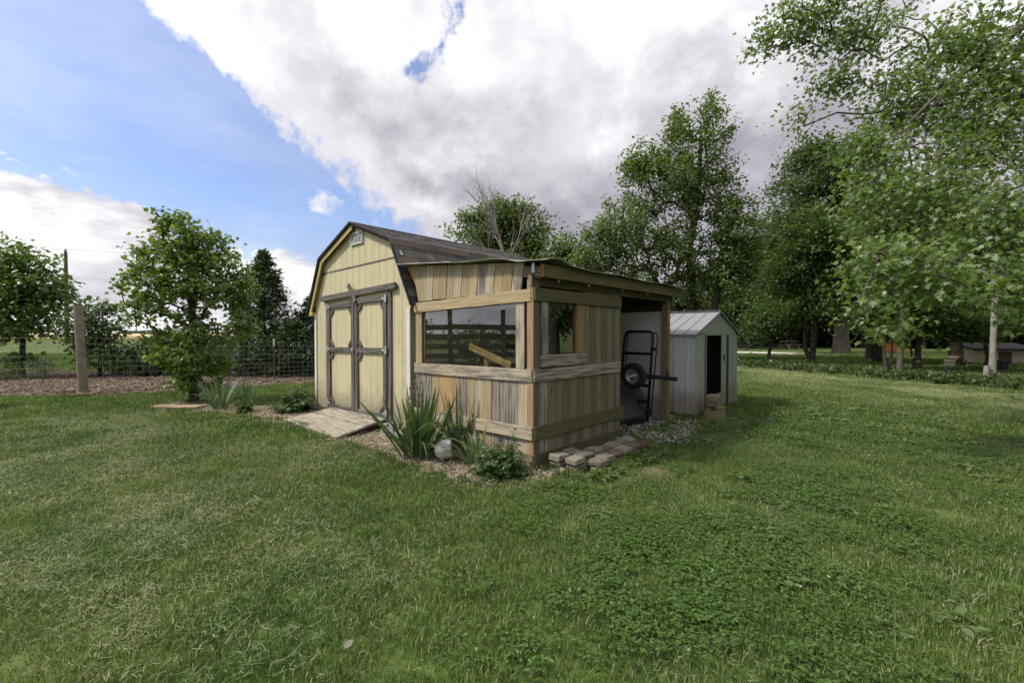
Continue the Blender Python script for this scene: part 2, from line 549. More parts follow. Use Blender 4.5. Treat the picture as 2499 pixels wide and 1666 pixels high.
def sheet(name, pts, z, mat, mound=0.0):
    """ground sheet: polygon rim with an inner ring slightly raised"""
    P = np.array(pts, float)
    n = len(P)
    # densify rim and give it a ragged edge
    Q = []
    for i in range(n):
        a, b = P[i], P[(i + 1) % n]
        k = max(1, int(np.linalg.norm(b - a) / 0.22))
        for j in range(k):
            q = a + (b - a) * j / k
            Q.append(q + rng.normal(0, 0.022, 2))
    V = [(x, y, z) for x, y in Q]
    me = mk_mesh(name, V, [list(range(len(V)))])
    return tag(obj(name, me, mat), kind='structure'), np.array(Q)


# local frame of the barn: origin at the outer corner post of the lean-to
C0 = (0.232, 4.672, 0.0)
TH = R(-42.9)
AX = np.array([math.cos(TH), math.sin(TH)])
BX = np.array([-math.sin(TH), math.cos(TH)])


def wl(x, y):
    q = np.array(C0[:2]) + AX * x + BX * y
    return float(q[0]), float(q[1])


BED = [(-7.03, 8.41), (-5.88, 8.06), (-4.77, 7.67), (-3.85, 7.30), (-3.0, 6.50), (-2.4, 5.98), (-1.9, 5.5), (-1.23, 4.91), (-0.64, 4.37), (-0.36, 4.21),
       (-0.03, 4.17), (0.32, 4.2), (0.6, 4.36), (0.72, 4.75), wl(-.1, .3), wl(-2.2, .3), wl(-5.2, .3), (-3.95, 8.75), (-4.66, 8.82), (-6.14, 9.1), (-6.86, 9.3), (-7.13, 8.75)]
MULCHSTRIP = [(-19, 6.0), (-13.06, 9.1), (-11.47, 9.91), (-10.01, 10.3), (-9.31, 10.37), (-8.18, 11.02), (-7.73, 11.6), (-6.53, 12.23), (-5.69, 12.84), (-2.2, 15.2), (-3.5, 17.6), (-6.9, 15.9), (-14.26, 17.4), (-17.3, 16.6), (-22, 12.2)]
GRAVEL = [wl(-2.1, 1.95), wl(.35, 1.75), (1.97, 5.9), (2.35, 5.86), (2.75, 6.55), wl(.1, 3.95), wl(-2.1, 3.95)]
bed_o, BEDQ = sheet('mulch_bed', BED, 0.004, MULCH)
strip_o, STRIPQ = sheet('bark_mulch_strip', MULCHSTRIP, 0.004, DMULCH)
grav_o, GRAVQ = sheet('gravel_floor', GRAVEL, 0.008, GRAVELM)
drive_o, DRIVEQ = sheet('driveway', [(16.6, 33.2), (20.2, 29.5), (22.5, 30.0), (21.5, 33.5), (17.5, 36.0)], 0.004, plain_mat('driveway_gravel', S(196, 192, 182), 0.95, 0.25, 4.0))

SOIL = plain_mat('bare_soil', S(112, 102, 78), .95, .35, 5.0, .5)
for (bx0, by0, br0) in ((1.45, 4.55, .30), (1.27, 4.88, .17), (2.05, 3.30, .15), (2.65, 6.9, .28)):
    sheet('bare_soil_patch', [(bx0 + br0 * math.cos(a) * rnd.uniform(.6, 1.1), by0 + br0 * .8 * math.sin(a) * rnd.uniform(.6, 1.1)) for a in np.linspace(0, 5.8, 12)], .003, SOIL)

# wheat field on the far left, standing a metre tall
m, g = mat_new('ripe_wheat')
p = g.n('ShaderNodeNewGeometry').outputs['Position']
nn = g.noise(g.mapping(p, (0.5, 0.12, 3.0)), 1.0, 6, 0.65)
nf = g.noise(p, 9.0, 4, 0.7)
zz = g.n('ShaderNodeSeparateXYZ', {0: p}).outputs[2]
c = g.mix(g.ss(nn, 0.3, 0.7), S(176, 158, 116), S(206, 190, 148))
c = g.mix(g.ss(g.m('ADD', zz, g.m('MULTIPLY', nf, 0.35)), 0.72, 0.40), c, S(112, 122, 62))
finish(g, c, 0.95, nf, 0.8, 0.05, 0.05)
WHEAT = m
xs = np.linspace(-420, 60, 161)
V, F = [], []
for i, x in enumerate(xs):
    fy = 88 + (x + 60) * 0.02
    top = 0.92 + rnd.uniform(-.05, .05)
    V += [(x, fy - .25, 0.0), (x, fy, top), (x, fy + 30, 0.98), (x, 700, 1.0)]
for i in range(len(xs) - 1):
    for k in range(3):
        a = i * 4 + k
        F.append([a, a + 4, a + 5, a + 1])
tag(obj('wheat_field', mk_mesh('wheat_field', V, F), WHEAT), kind='structure')

# ------------------------------------------------------------------ barn shed (yellow, gambrel roof)
SH = 0.012          # the whole front has settled a little to the left


def zs(x, z):
    return z + SH * x


shed = thing('barn_shed', 'pale yellow gambrel-roofed barn shed with weathered grey double doors', 'shed', C0, TH)
XL, XR = -5.33, -2.25
XM = (XL + XR) / 2
DEP = 3.75
PROF = [(-1.68, 1.87), (-1.16, 2.83), (0, 3.27), (1.16, 2.83), (1.68, 1.87)]


def roof_z(dx, drop=0.0):
    """height of the roof underside line over offset dx from the ridge"""
    ax = abs(dx)
    if ax <= 1.16:
        z = 3.27 + (2.83 - 3.27) * ax / 1.16
    else:
        z = 2.83 + (1.87 - 2.83) * (ax - 1.16) / 0.52
    return z - drop


UP = (0, 0, 1)
FRONT = (0, -1, 0)
# wall part (backing box) with siding boards as sub-parts
wall = obj('wall', mk_mesh('wall', [], []), YELLOW, shed)
pts = [(XL + .02, .19), (XR - .02, .19), (XR - .02, roof_z(1.52, .06)), (XM + 1.13, 2.74), (XM, 3.17), (XM - 1.13, 2.74), (XL + .02, roof_z(1.52, .06))]
V = [(x, .02, zs(x, z)) for x, z in pts] + [(x, DEP, zs(x, z)) for x, z in pts]
n = len(pts)
F = [list(range(n)), list(range(2 * n - 1, n - 1, -1))] + [[i, i + n, (i + 1) % n + n, (i + 1) % n] for i in range(n)]
F = [f[::-1] for f in F]
wall.data = mk_mesh('wall', V, F)
wall.data.materials.append(YELLOW)
x = XL
pitch = 0.2054
DX0, DX1 = -4.80, -2.73      # door opening incl. jambs
k = 0
while x < XR - 0.01:
    x2 = min(x + pitch, XR)
    for z0, z1c in ((0.17, 2.565), (2.60, 9)):
        a, b = x + .004, x2 - .004
        lo = z0
        if z0 < 1 and a > DX0 - .02 and b < DX1 + .02:
            lo = 2.06
        ta = min(z1c, roof_z(a - XM, .055))
        tb = min(z1c, roof_z(b - XM, .055))
        if min(ta, tb) < lo + .05 and max(ta, tb) < lo + .1:
            continue
        poly = [(zs(a, lo), -a), (zs(a, ta), -a)]
        if a < XM < b:
            poly.append((zs(XM, min(z1c, roof_z(0, .055))), -XM))
        for kx in (XM - 1.16, XM + 1.16):
            if a < kx < b:
                poly.append((zs(kx, min(z1c, roof_z(1.16, .055))), -kx))
        poly += [(zs(b, max(tb, lo + .002)), -b), (zs(b, lo), -b)]
        # frame: X up, normal -Y ; Y = Z x X = (0,-1,0)x(0,0,1) = (-1,0,0)
        prism('siding_board', wall, (0, 0, 0), UP, FRONT, poly, .018, YELLOW)
    x = x2
# horizontal trim across the gable
board('gable_trim', shed, (XM - 1.22, -.001, zs(XM - 1.22, 2.583)), (XM + 1.18, -.001, zs(XM + 1.18, 2.583)), .032, .02, FRONT, GREYWOOD, (*S(150, 145, 135), .7))
# white corner boards
board('corner_trim', shed, (XL + .03, -.022, zs(XL, .2)), (XL + .03, -.022, zs(XL, 1.86)), .075, .02, FRONT, WHITE)
board('corner_trim', shed, (XR - .035, -.022, zs(XR, .1)), (XR - .035, -.022, zs(XR, 1.83)), .085, .02, FRONT, WHITE)
board('corner_trim', shed, (XL - .022, .03, zs(XL, .2)), (XL - .022, .03, zs(XL, 1.86)), .06, .02, (-1, 0, 0), WHITE)
# skids under the floor
for yy in (.25, 1.9, 3.5):
    board('skid', shed, (XL + .1, yy - .05, .115), (XR - .1, yy - .05, .155), .13, .1, FRONT, GREYWOOD, (*S(110, 105, 98), .8))

# roof: four slabs, shingles laid over the two seen from the yard
OV0, OV1 = -.10, DEP + .1


def roof_pt(i, y, lift=0.0):
    return Vector((XM + PROF[i][0], y, zs(XM + PROF[i][0], PROF[i][1]) + lift))


roof = None
for i in range(4):
    pa, pb = roof_pt(i, OV0), roof_pt(i + 1, OV0)
    d = (pb - pa)
    nrm = Vector((0, 1, 0)).cross(d) * -1
    nrm = Vector((-d.z, 0, d.x)).normalized()
    t = .022
    V = []
    for y in (OV0, OV1):
        for q in (pa, pb):
            V.append((q.x, y, q.z))
            V.append((q.x - nrm.x * t, y, q.z - nrm.z * t))
    F = [[0, 2, 6, 4], [1, 5, 7, 3], [0, 1, 3, 2], [4, 6, 7, 5], [0, 4, 5, 1], [2, 3, 7, 6]]
    o = obj('roof_slope', mk_mesh('roof_slope', V, F), SHINGLE, shed, None, S(74, 68, 66))
    if i == 2:
        roof_up = o
    if i == 3:
        roof_low = o
    # the dark shingle edge along the rake
    ew = .045 if i < 2 else .026
    board('rake_shingle_edge', shed, pa + nrm * .008 + Vector((0, -.014, 0)), pb + nrm * .008 + Vector((0, -.014, 0)), ew, .03, FRONT, SHINGLE, S(62, 60, 60))
# yellow fly rafters under the rake, both sides
for i in range(4):
    pa, pb = roof_pt(i, OV0 + .018), roof_pt(i + 1, OV0 + .018)
    d = (pb - pa).normalized()
    nrm = Vector((-d.z, 0, d.x))
    if i > 1:
        continue
    off = -.062
    board('rake_board', shed, pa + nrm * off + d * .02, pb + nrm * off - d * .02, .07, .02, FRONT, YTRIM)
    # soffit strip back to the wall
    pm0, pm1 = pa + nrm * -.028 + Vector((0, .04, 0)), pb + nrm * -.028 + Vector((0, .04, 0))
    board('soffit_board', shed, pm0 + d * .02, pm1 - d * .02, .075, .012, nrm * -1, YTRIM)
board('eave_block', shed, (XL - .13, -.08, zs(XL, 1.862)), (XL + .02, -.08, zs(XL, 1.872)), .06, .12, FRONT, YTRIM)

TINTS = [S(96, 93, 92), S(108, 104, 101), S(84, 82, 82), S(112, 101, 94), S(116, 114, 114), S(101, 97, 94), S(88, 85, 85), S(118, 104, 95), S(106, 105, 107), S(78, 76, 77)]
SHM = {}


def shingles(par, i0, i1, rows, tints=None):
    pe, pt = roof_pt(i1, 0), roof_pt(i0, 0)      # eave, top
    d = pt - pe
    L = d.length
    d.normalize()
    nrm = Vector((-d.z, 0, d.x))
    if nrm.z < 0:
        nrm = -nrm
    ex = L / rows
    for r in range(rows):
        y = OV0 - .012 - (0.11 if r % 2 else 0.0) - rnd.uniform(0, .06)
        while y < OV1:
            w = rnd.choice((.17, .21, .25, .30))
            y0, y1 = max(y, OV0 - .012), min(y + w, OV1 + .01)
            if y1 - y0 > .03:
                key = (round(y1 - y0, 2), r % 3)
                s0 = r * ex
                hh = ex * 1.12
                me = SHM.get(key)
                if me is None:
                    V, F = cbox(hh, key[0] - .004, .007 + .002 * (r % 3), .0015)
                    me = SHM[key] = mk_mesh('shingle', V, F)
                    me.materials.append(SHINGLE)
                mid = pe + d * (s0 + hh / 2 - .012) + nrm * (.009 + rnd.uniform(0, .003))
                M = frame((mid.x, (y0 + y1) / 2, mid.z), d - nrm * .055, nrm)
                c = rnd.choice(tints or TINTS)
                f = rnd.uniform(.8, 1.15)
                obj('shingle', me, SHINGLE, par, M, tuple(v * f for v in c))
            y += w


shingles(roof_low, 3, 4, 8)
shingles(roof_up, 2, 3, 9, [S(98, 96, 97), S(106, 104, 105), S(90, 88, 90), S(112, 109, 108), S(102, 98, 97)])
# bent cap shingles along the knee and the ridge
for ip, dxs in ((3, 0), (2, 0)):
    q = roof_pt(ip, 0)
    y = OV0 - .015
    while y < OV1 - .05:
        for s in (-1, 1):
            e = roof_pt(ip + (1 if s > 0 else -1), 0) - q
            e.normalize()
            nrm = Vector((-e.z, 0, e.x))
            if nrm.z < 0:
                nrm = -nrm
            V, F = cbox(.11, .225, .008, .002)
            if ip == 2 and s < 0:
                continue
            mid = q + e * .05 + nrm * .022
            c = rnd.choice([S(108, 98, 90), S(98, 92, 88), S(114, 102, 93), S(94, 90, 88)])
            obj('cap_shingle', mk_mesh('cap_shingle', V, F), SHINGLE, shed, frame((mid.x, y + .11, mid.z), e, nrm), c)
        y += .215

# gable vent
vx0, vx1, vz0, vz1 = -3.93, -3.53, 2.93, 3.13
vent = thing('gable_vent', None, None)
for kk in ('label', 'category'):
    if kk in vent:
        del vent[kk]
vent.name = 'vent'
vent.parent = shed
vm = (vx0 + vx1) / 2
for (a, b, c, d) in ((vx0, vx1, vz0, vz0 + .025), (vx0, vx1, vz1 - .025, vz1), (vx0, vx0 + .022, vz0 + .025, vz1 - .025), (vx1 - .022, vx1, vz0 + .025, vz1 - .025),
                     (vx0 + .127, vx0 + .143, vz0 + .025, vz1 - .025), (vx0 + .257, vx0 + .273, vz0 + .025, vz1 - .025)):
    if b - a > d - c:
        board('vent_frame', vent, (a, -.03, (c + d) / 2 + SH * vm), (b, -.03, (c + d) / 2 + SH * vm), d - c, .03, FRONT, VENTM)
    else:
        board('vent_frame', vent, ((a + b) / 2, -.028, c + SH * vm), ((a + b) / 2, -.028, d + SH * vm), b - a, .026, FRONT, VENTM)
parts = []
for i in range(11):
    z = vz0 + .03 + i * .0135
    V, F = cbox(vx1 - vx0 - .044, .014, .003, .0005)
    V = [(p[0] + vm, p[1] * .7 - .014 + p[2], z + SH * vm + p[1] * .75) for p in V]
    parts.append((V, F))
obj('louvre', mk_mesh('louvre', *join(parts)), VENTM, vent)
prism('vent_back', vent, (0, -.003, 0), UP, FRONT, [(vz0 + SH * vm, -vx0), (vz1 + SH * vm, -vx0), (vz1 + SH * vm, -vx1), (vz0 + SH * vm, -vx1)], .002, DARKV)

# double doors
GW = (*S(122, 111, 98), .85)
GW2 = (*S(134, 126, 116), .85)


def fb(name, par, x0, z0, x1, z1, w, y=-.045, t=.03, col=GW, mat=GREYWOOD):
    return board(name, par, (x0, y, zs(x0, z0)), (x1, y, zs(x1, z1)), w, t, FRONT, mat, col, .004, .0008)


fb('door_header', shed, -4.98, 2.125, -2.56, 2.165, .095, -.06, .045, GW)
fb('door_jamb', shed, -4.80, .19, -4.80, 2.06, .07, -.03, .028, GW)
fb('door_jamb', shed, -2.76, .16, -2.76, 2.10, .095, -.03, .028, GW)
for di, (a, b) in enumerate(((-4.755, -3.80), (-3.775, -2.82))):
    door = bpy.data.objects.new('door', None)
    COL.objects.link(door)
    door.parent = shed
    x = a
    while x < b - .01:
        x2 = min(x + .16, b)
        prism('door_panel_board', door, (0, -.012, 0), UP, FRONT, [(zs(x, .2), -x - .002), (zs(x, 2.03), -x - .002), (zs(x2, 2.03), -x2 + .002), (zs(x2, .2), -x2 + .002)], .014, YELLOW)
        x = x2
    zt = 2.03 if di == 0 else 2.06
    fb('stile', door, a + .045, .18, a + .045, zt, .09)
    fb('stile', door, b - .045, .18, b - .045, zt, .09)
    fb('top_rail', door, a + .093, zt - .05, b - .093, zt - .05, .085)
    fb('middle_rail', door, a + .093, 1.22, b - .093, 1.225, .085)
    fb('bottom_rail', door, a + .093, .225, b - .093, .225, .09, col=(*S(150, 142, 130), .75))
    # corner braces
    for (cx_, s) in ((a + .092, 1), (b - .092, -1)):
        for (cz, t) in ((zt - .095, -1), (1.265, 1), (1.175, -1), (.27, 1)):
            if (di, s, t, cz) in ((0, -1, -1, 1.175), (0, -1, 1, .27), (1, -1, 1, 1.265), (1, -1, -1, 1.175), (1, 1, 1, .27)):
                continue
            L = .11
            fb('corner_brace', door, cx_ + s * .012, cz + t * L, cx_ + s * L, cz + t * .012, .05, -.04, .022, GW2)
    # strap hinges on the outer stile
    hx = a + .03 if di == 0 else b - .03
    for hz in (.28, 1.23, zt - .06):
        V, F = cbox(.05, .012, .11, .003)
        V2, F2 = cbox(.09, .008, .035, .003)
        s = -1 if di == 0 else 1
        V2 = [(q[0] - s * .06, q[1], q[2]) for q in V2]
        obj('hinge', mk_mesh('hinge', *join([(V, F), (V2, F2)])), STEEL, door, Matrix.Translation((hx + s * .025, -.052, zs(hx, hz))))
    if di == 0:
        V, F = cbox(.05, .03, .05, .004)
        obj('latch', mk_mesh('latch', V, F), STEEL, door, Matrix.Translation((b - .01, -.06, zs(b, 1.225))))
# swivel board that holds the doors shut
board('turn_button', shed, (-3.93, -.075, zs(-3.9, 2.29)), (-3.70, -.075, zs(-3.8, 2.0)), .075, .028, FRONT, GREYWOOD, (*S(160, 152, 140), .8))

# ------------------------------------------------------------------ lean-to
lean = thing('lean_to', 'weathered board lean-to with large window and open storage bay', 'lean-to', C0, TH)
RIGHT = (1, 0, 0)
TAN = S(174, 158, 126)
TANL = S(188, 177, 152)
ORG = S(168, 146, 112)
GRY = S(156, 150, 140)
DGR = S(122, 117, 110)
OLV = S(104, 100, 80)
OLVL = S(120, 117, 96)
# lower front siding
xb = [-2.135, -2.051, -1.889, -1.771, -1.623, -1.347, -1.21, -1.068, -0.927, -0.784, -0.643, -0.506, -0.368, -0.228, -0.09]
cs = [(*DGR, .9), (*GRY, .95), (*GRY, .85), (*TAN, .25), (*S(188, 160, 116), .1), (*ORG, .05), (*GRY, 1.0), (*TAN, .3), (*TANL, .45), (*TAN, .2), (*DGR, 1.0), (*DGR, 1.0), (*GRY, .8), (*TANL, .3)]
for a, b, c in zip(xb[:-1], xb[1:], cs):
    prism('siding_board', lean, (0, rnd.uniform(-.002, .002), 0), UP, FRONT, [(.03, -a - .004), (1.03 + SH * a, -a - .004), (1.03 + SH * b, -b + .004), (.03, -b + .004)], .02, WOOD, c)
prism('corner_board', lean, (0, -.012, 0), UP, FRONT, [(.02, .088), (2.02, .088), (2.02, .002), (.02, .002)], .03, WOOD, (*ORG, .1))


def rail(x0, x1, z0, z1, w, col, y=-.02, t=.02):
    return board('rail', lean, (x0, y, z0), (x1, y, z1), w, t, FRONT, WOOD, col, .003, .0008)


rail(-2.14, -.002, .096 - .02, .096, .14, (*S(150, 134, 108), .55), -.022)
rail(-2.14, -.002, .387 - .026, .387, .138, (*TANL, .5), -.034)
rail(-2.14, -.03, .974, 1.0, .137, (*TANL, .6), -.022)
board('rail_end_cap', lean, (-.028, -.024, .93), (-.028, -.024, 1.068), .03, .02, FRONT, WOOD, (*GRY, .5))
rail(-2.14, -.03, 1.797, 1.853, .13, (*S(188, 170, 134), .4), -.022)
# window frame posts and pane
board('window_jamb', lean, (-2.062, -.004, 1.045), (-2.062, -.004, 1.735), .135, .02, FRONT, WOOD, (*TAN, .3))
board('window_jamb', lean, (-.197, -.004, 1.068), (-.197, -.004, 1.79), .125, .02, FRONT, WOOD, (*TANL, .55))
board('window_reveal', lean, (-1.975, .03, 1.04), (-1.975, .03, 1.745), .035, .03, FRONT, WOOD, (*S(120, 100, 72), .3))
board('window_reveal', lean, (-.115, .03, 1.06), (-.115, .03, 1.80), .04, .03, FRONT, WOOD, (*S(96, 72, 48), .2))


def pane(name, org, xd, nd, w, h):
    V, F = cbox(w, h, .005, .0008)
    return obj(name, mk_mesh(name, V, F), GLASS, lean, frame(org, xd, nd))


pane('window_pane', (-1.115, .035, 1.395), (1, 0, SH), FRONT, 1.70, .76)
# upper front siding, boards fanned slightly
ub = [-2.018, -1.885, -1.747, -1.606, -1.461, -1.313, -1.178, -1.04, -.893, -.751, -.608, -.47, -.326, -.181]
ut = [-2.006, -1.848, -1.703, -1.563, -1.42, -1.266, -1.118, -.975, -.837, -.698, -.563, -.421, -.279, -.136]


def lean_roof_z(x):
    return 2.405 - (x + 2.384) * (2.405 - 2.195) / 2.5


UC = [(*TAN, .2), (*TANL, .3), (*TAN, .15), (*S(176, 154, 116), .25), (*TAN, .3), (*TANL, .25), (*TAN, .2), (*S(190, 170, 130), .15), (*GRY, .65), (*TANL, .2), (*TAN, .2), (*S(172, 150, 112), .2), (*TANL, .5)]
for i in range(13):
    a0, b0, a1, b1 = ub[i], ub[i + 1], ut[i], ut[i + 1]
    zl = 1.885 + .027 * i / 13
    zl += rnd.uniform(-.006, .004)
    prism('siding_board', lean, (0, -.008 - .004 * (i % 2), 0), UP, FRONT, [(zl, -a0 - .004), (lean_roof_z(a1) - .012, -a1 - .004), (lean_roof_z(b1) - .012, -b1 + .004), (zl, -b0 + .004)], .018, WOOD, UC[i])
prism('siding_board', lean, (0, .004, 0), UP, FRONT, [(1.885, 2.075), (2.38, 2.20), (2.39, 2.01), (1.885, 2.022)], .018, WOOD, (*TAN, .3))
prism('siding_board', lean, (0, .012, 0), UP, FRONT, [(2.12, 2.15), (2.40, 2.36), (2.40, 2.15)], .018, WOOD, (*S(190, 150, 92), .1))
# post and end of the header rafter behind the gap
board('post', lean, (-.045, -.004, 1.93), (-.045, -.004, 2.075), .075, .07, FRONT, WOOD, (*S(198, 168, 118), .2))
board('rafter_end', lean, (-.17, .002, 2.115), (.075, .002, 2.085), .12, .04, FRONT, WOOD, (*S(132, 112, 92), .5))
V, F = cbox(.035, .01, .1, .002)
obj('joist_hanger', mk_mesh('joist_hanger', V, F), STEEL, lean, Matrix.Translation((.03, -.05, 2.13)))

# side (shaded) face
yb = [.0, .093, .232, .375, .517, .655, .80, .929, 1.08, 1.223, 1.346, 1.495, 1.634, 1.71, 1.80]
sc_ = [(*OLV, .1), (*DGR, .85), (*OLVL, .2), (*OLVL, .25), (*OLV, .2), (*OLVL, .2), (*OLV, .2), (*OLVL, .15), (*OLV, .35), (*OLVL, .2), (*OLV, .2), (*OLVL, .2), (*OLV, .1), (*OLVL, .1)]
# frame for the side: X up, normal +X -> Y = Z x X = (1,0,0)x(0,0,1) = (0,-1,0)
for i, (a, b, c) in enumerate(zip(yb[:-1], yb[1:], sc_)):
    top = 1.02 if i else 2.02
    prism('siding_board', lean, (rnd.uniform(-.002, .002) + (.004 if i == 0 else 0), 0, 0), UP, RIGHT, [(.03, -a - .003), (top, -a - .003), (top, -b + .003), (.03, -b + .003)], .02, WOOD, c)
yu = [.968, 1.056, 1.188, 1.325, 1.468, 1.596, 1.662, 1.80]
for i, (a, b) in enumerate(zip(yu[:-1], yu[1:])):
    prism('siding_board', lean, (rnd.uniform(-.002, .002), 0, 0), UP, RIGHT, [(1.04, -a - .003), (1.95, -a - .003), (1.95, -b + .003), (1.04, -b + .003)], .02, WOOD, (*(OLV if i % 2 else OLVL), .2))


def srail(name, y0, y1, z, w, col, x=.022, t=.02, mat=None):
    return board(name, lean, (x, y0, z), (x, y1, z), w, t, RIGHT, mat or WOOD, col, .003, .0008)


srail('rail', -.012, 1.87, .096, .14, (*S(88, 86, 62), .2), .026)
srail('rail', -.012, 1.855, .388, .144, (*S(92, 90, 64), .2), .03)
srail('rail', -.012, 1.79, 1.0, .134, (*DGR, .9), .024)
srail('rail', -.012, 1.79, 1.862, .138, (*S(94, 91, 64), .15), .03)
srail('window_sill_board', .105, .96, 1.148, .13, (*DGR, .85), .012)
board('window_trim', lean, (.012, .175, 1.216), (.012, .175, 1.79), .115, .02, RIGHT, WOOD, (*DGR, .8))
board('window_trim', lean, (.008, .868, 1.216), (.008, .868, 1.79), .165, .02, RIGHT, WOOD, (*S(138, 120, 86), .15))
board('window_reveal', lean, (-.012, .79, 1.216), (-.012, .79, 1.79), .02, .03, RIGHT, WOOD, (*S(130, 96, 66), .1))
board('post', lean, (-.02, .11, .03), (-.02, .11, 1.95), .04, .06, RIGHT, WOOD, (*S(170, 134, 90), .2))
pane('window_pane', (-.03, .50, 1.50), (0, 1, 0), RIGHT, .60, .6)
# beam, fascia, rear post, end panel, rafters
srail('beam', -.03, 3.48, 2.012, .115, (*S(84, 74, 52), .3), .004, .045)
board('beam_end', lean, (-.02, -.034, 1.952), (-.02, -.034, 2.072), .045, .02, FRONT, WOOD, (*DGR, .9))
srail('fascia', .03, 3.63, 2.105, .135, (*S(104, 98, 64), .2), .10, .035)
board('fascia_end', lean, (.082, .026, 2.04), (.082, .026, 2.172), .035, .02, FRONT, WOOD, (*S(190, 140, 80), .1))
board('post', lean, (0, 3.375, .0), (0, 3.375, 1.955), .09, .10, RIGHT, WOOD, (*S(130, 116, 82), .2))
board('post', lean, (-2.1, 3.375, .0), (-2.1, 3.375, 2.2), .09, .09, RIGHT, WOOD, (*S(110, 98, 72), .2))
board('end_panel', lean, (-2.19, 3.43, .93), (-.06, 3.43, .93), 1.76, .012, FRONT, WHITEP)
board('header', lean, (-2.19, 3.40, 1.88), (-.1, 3.40, 1.88), .14, .035, FRONT, WOOD, (*S(84, 70, 50), .2))
prism('end_gable_panel', lean, (0, 3.445, 0), UP, FRONT, [(1.80, 2.24), (2.38, 2.24), (2.17, -.02), (1.80, -.02)], .012, WOOD, (*S(96, 82, 58), .2))
for i in range(5):
    yy = .25 + i * .78
    board('rafter', lean, (-2.3, yy, lean_roof_z(-2.3) - .09), (.06, yy, lean_roof_z(.06) - .09), .13, .038, FRONT, WOOD, (*S(104, 88, 62), .3))
for yy in (.35, .95, 1.75, 2.5):
    V, F = cbox(.03, .004, .10, .001)
    obj('joist_hanger', mk_mesh('joist_hanger', V, F), STEEL, lean, Matrix.Translation((.062, yy, 2.06)) @ Matrix.Rotation(R(90), 4, 'Z'))
# partition between glazed part and bay, floor strip
board('partition', lean, (-2.2, 1.86, .98), (-.03, 1.86, .98), 1.9, .02, FRONT, WOOD, (*S(90, 78, 56), .2))
board('floor_panel', lean, (-1.1, .04, .06), (-1.1, 1.84, .06), 2.1, .02, UP, WOOD, (*S(80, 72, 58), .4))
# roof sheet: thin roll roofing, wavy at the free edges
nu, nv = 36, 54
V, F = [], []
for layer in (0, 1):
    for i in range(nu + 1):
        s = i / nu
        for j in range(nv + 1):
            t = j / nv
            yy = -.13 + t * 3.83
            xx0 = -2.384 + .0
            xx = xx0 + s * (.17 - xx0)
            z = lean_roof_z(xx) + .012
            ed = max(0, 1 - (yy + .13) / .5)
            # buckle along the front edge and a curl over the corner
            z += ed * (.020 * math.exp(-((xx + .42) / .2) ** 2) - .012 * math.exp(-((xx + .10) / .12) ** 2) + .006 * math.sin(xx * 7))
            es = max(0, (xx + .5) / .67)
            z += es * (.052 * math.exp(-((yy - .18) / .20) ** 2) + .008 * math.sin(yy * 5.0) - .02 * es)
            V.append((xx, yy, z - layer * .006))
nn_ = (nu + 1) * (nv + 1)
for i in range(nu):
    for j in range(nv):
        a = i * (nv + 1) + j
        q = [a, a + nv + 1, a + nv + 2, a + 1]
        F.append(q)
        F.append([k + nn_ for k in q[::-1]])
rim = [i * (nv + 1) for i in range(nu + 1)] + [nu * (nv + 1) + j for j in range(1, nv + 1)] + [i * (nv + 1) + nv for i in range(nu - 1, -1, -1)] + [j for j in range(nv - 1, 0, -1)]
for a, b in zip(rim, rim[1:] + rim[:1]):
    F.append([a, a + nn_, b + nn_, b])
obj('roof_sheet', mk_mesh('roof_sheet', V, F, smooth=False), MEMBRANE, lean)
board('roof_edge_strip', lean, (-2.38, -.128, 2.409), (-1.25, -.128, 2.319), .012, .02, FRONT, STEEL)
# odd boards seen through the window
lb = thing('loose_board', 'pale board propped slantwise inside the lean-to behind the big window', 'board', C0, TH)
board('plank', lb, (-1.20, .15, 1.285), (-.46, .13, 1.075), .08, .03, FRONT, WOOD, (*S(200, 168, 112), .1))
board('prop', lb, (-.93, .18, 1.14), (-.84, .18, .12), .07, .03, FRONT, WOOD, (*S(180, 150, 100), .1))

# ------------------------------------------------------------------ ramp
ramp = thing('ramp', 'bleached plank ramp leading up to the barn doors', 'ramp', C0, TH)
nr = 7
for i in range(nr):
    t0, t1 = i / nr, (i + 1) / nr
    for (a, b) in (((-4.70 + .02 * i, -2.80 - .01 * i),) if i % 3 else ((-4.70 + .02 * i, -3.6 + .1 * i), (-3.596 + .1 * i, -2.80 - .01 * i))):
        y = -.83 + (t0 + t1) / 2 * .80
        z = .035 + (t0 + t1) / 2 * .135
        board('plank', ramp, (a, y, z + SH * (a + 3.7)), (b, y, z + SH * (b + 3.7)), .80 / nr * 1.01 - .005, .03, (0, -.166, 1), GREYWOOD, (*S(178, 171, 156), .35 + .2 * rnd.random()), .004, .0015)
for xx in (-4.55, -3.75, -2.95):
    board('joist', ramp, (xx, -.80, .012), (xx, -.05, .135), .035, .05, (0, -.166, 1), GREYWOOD, (*S(110, 104, 96), .6))


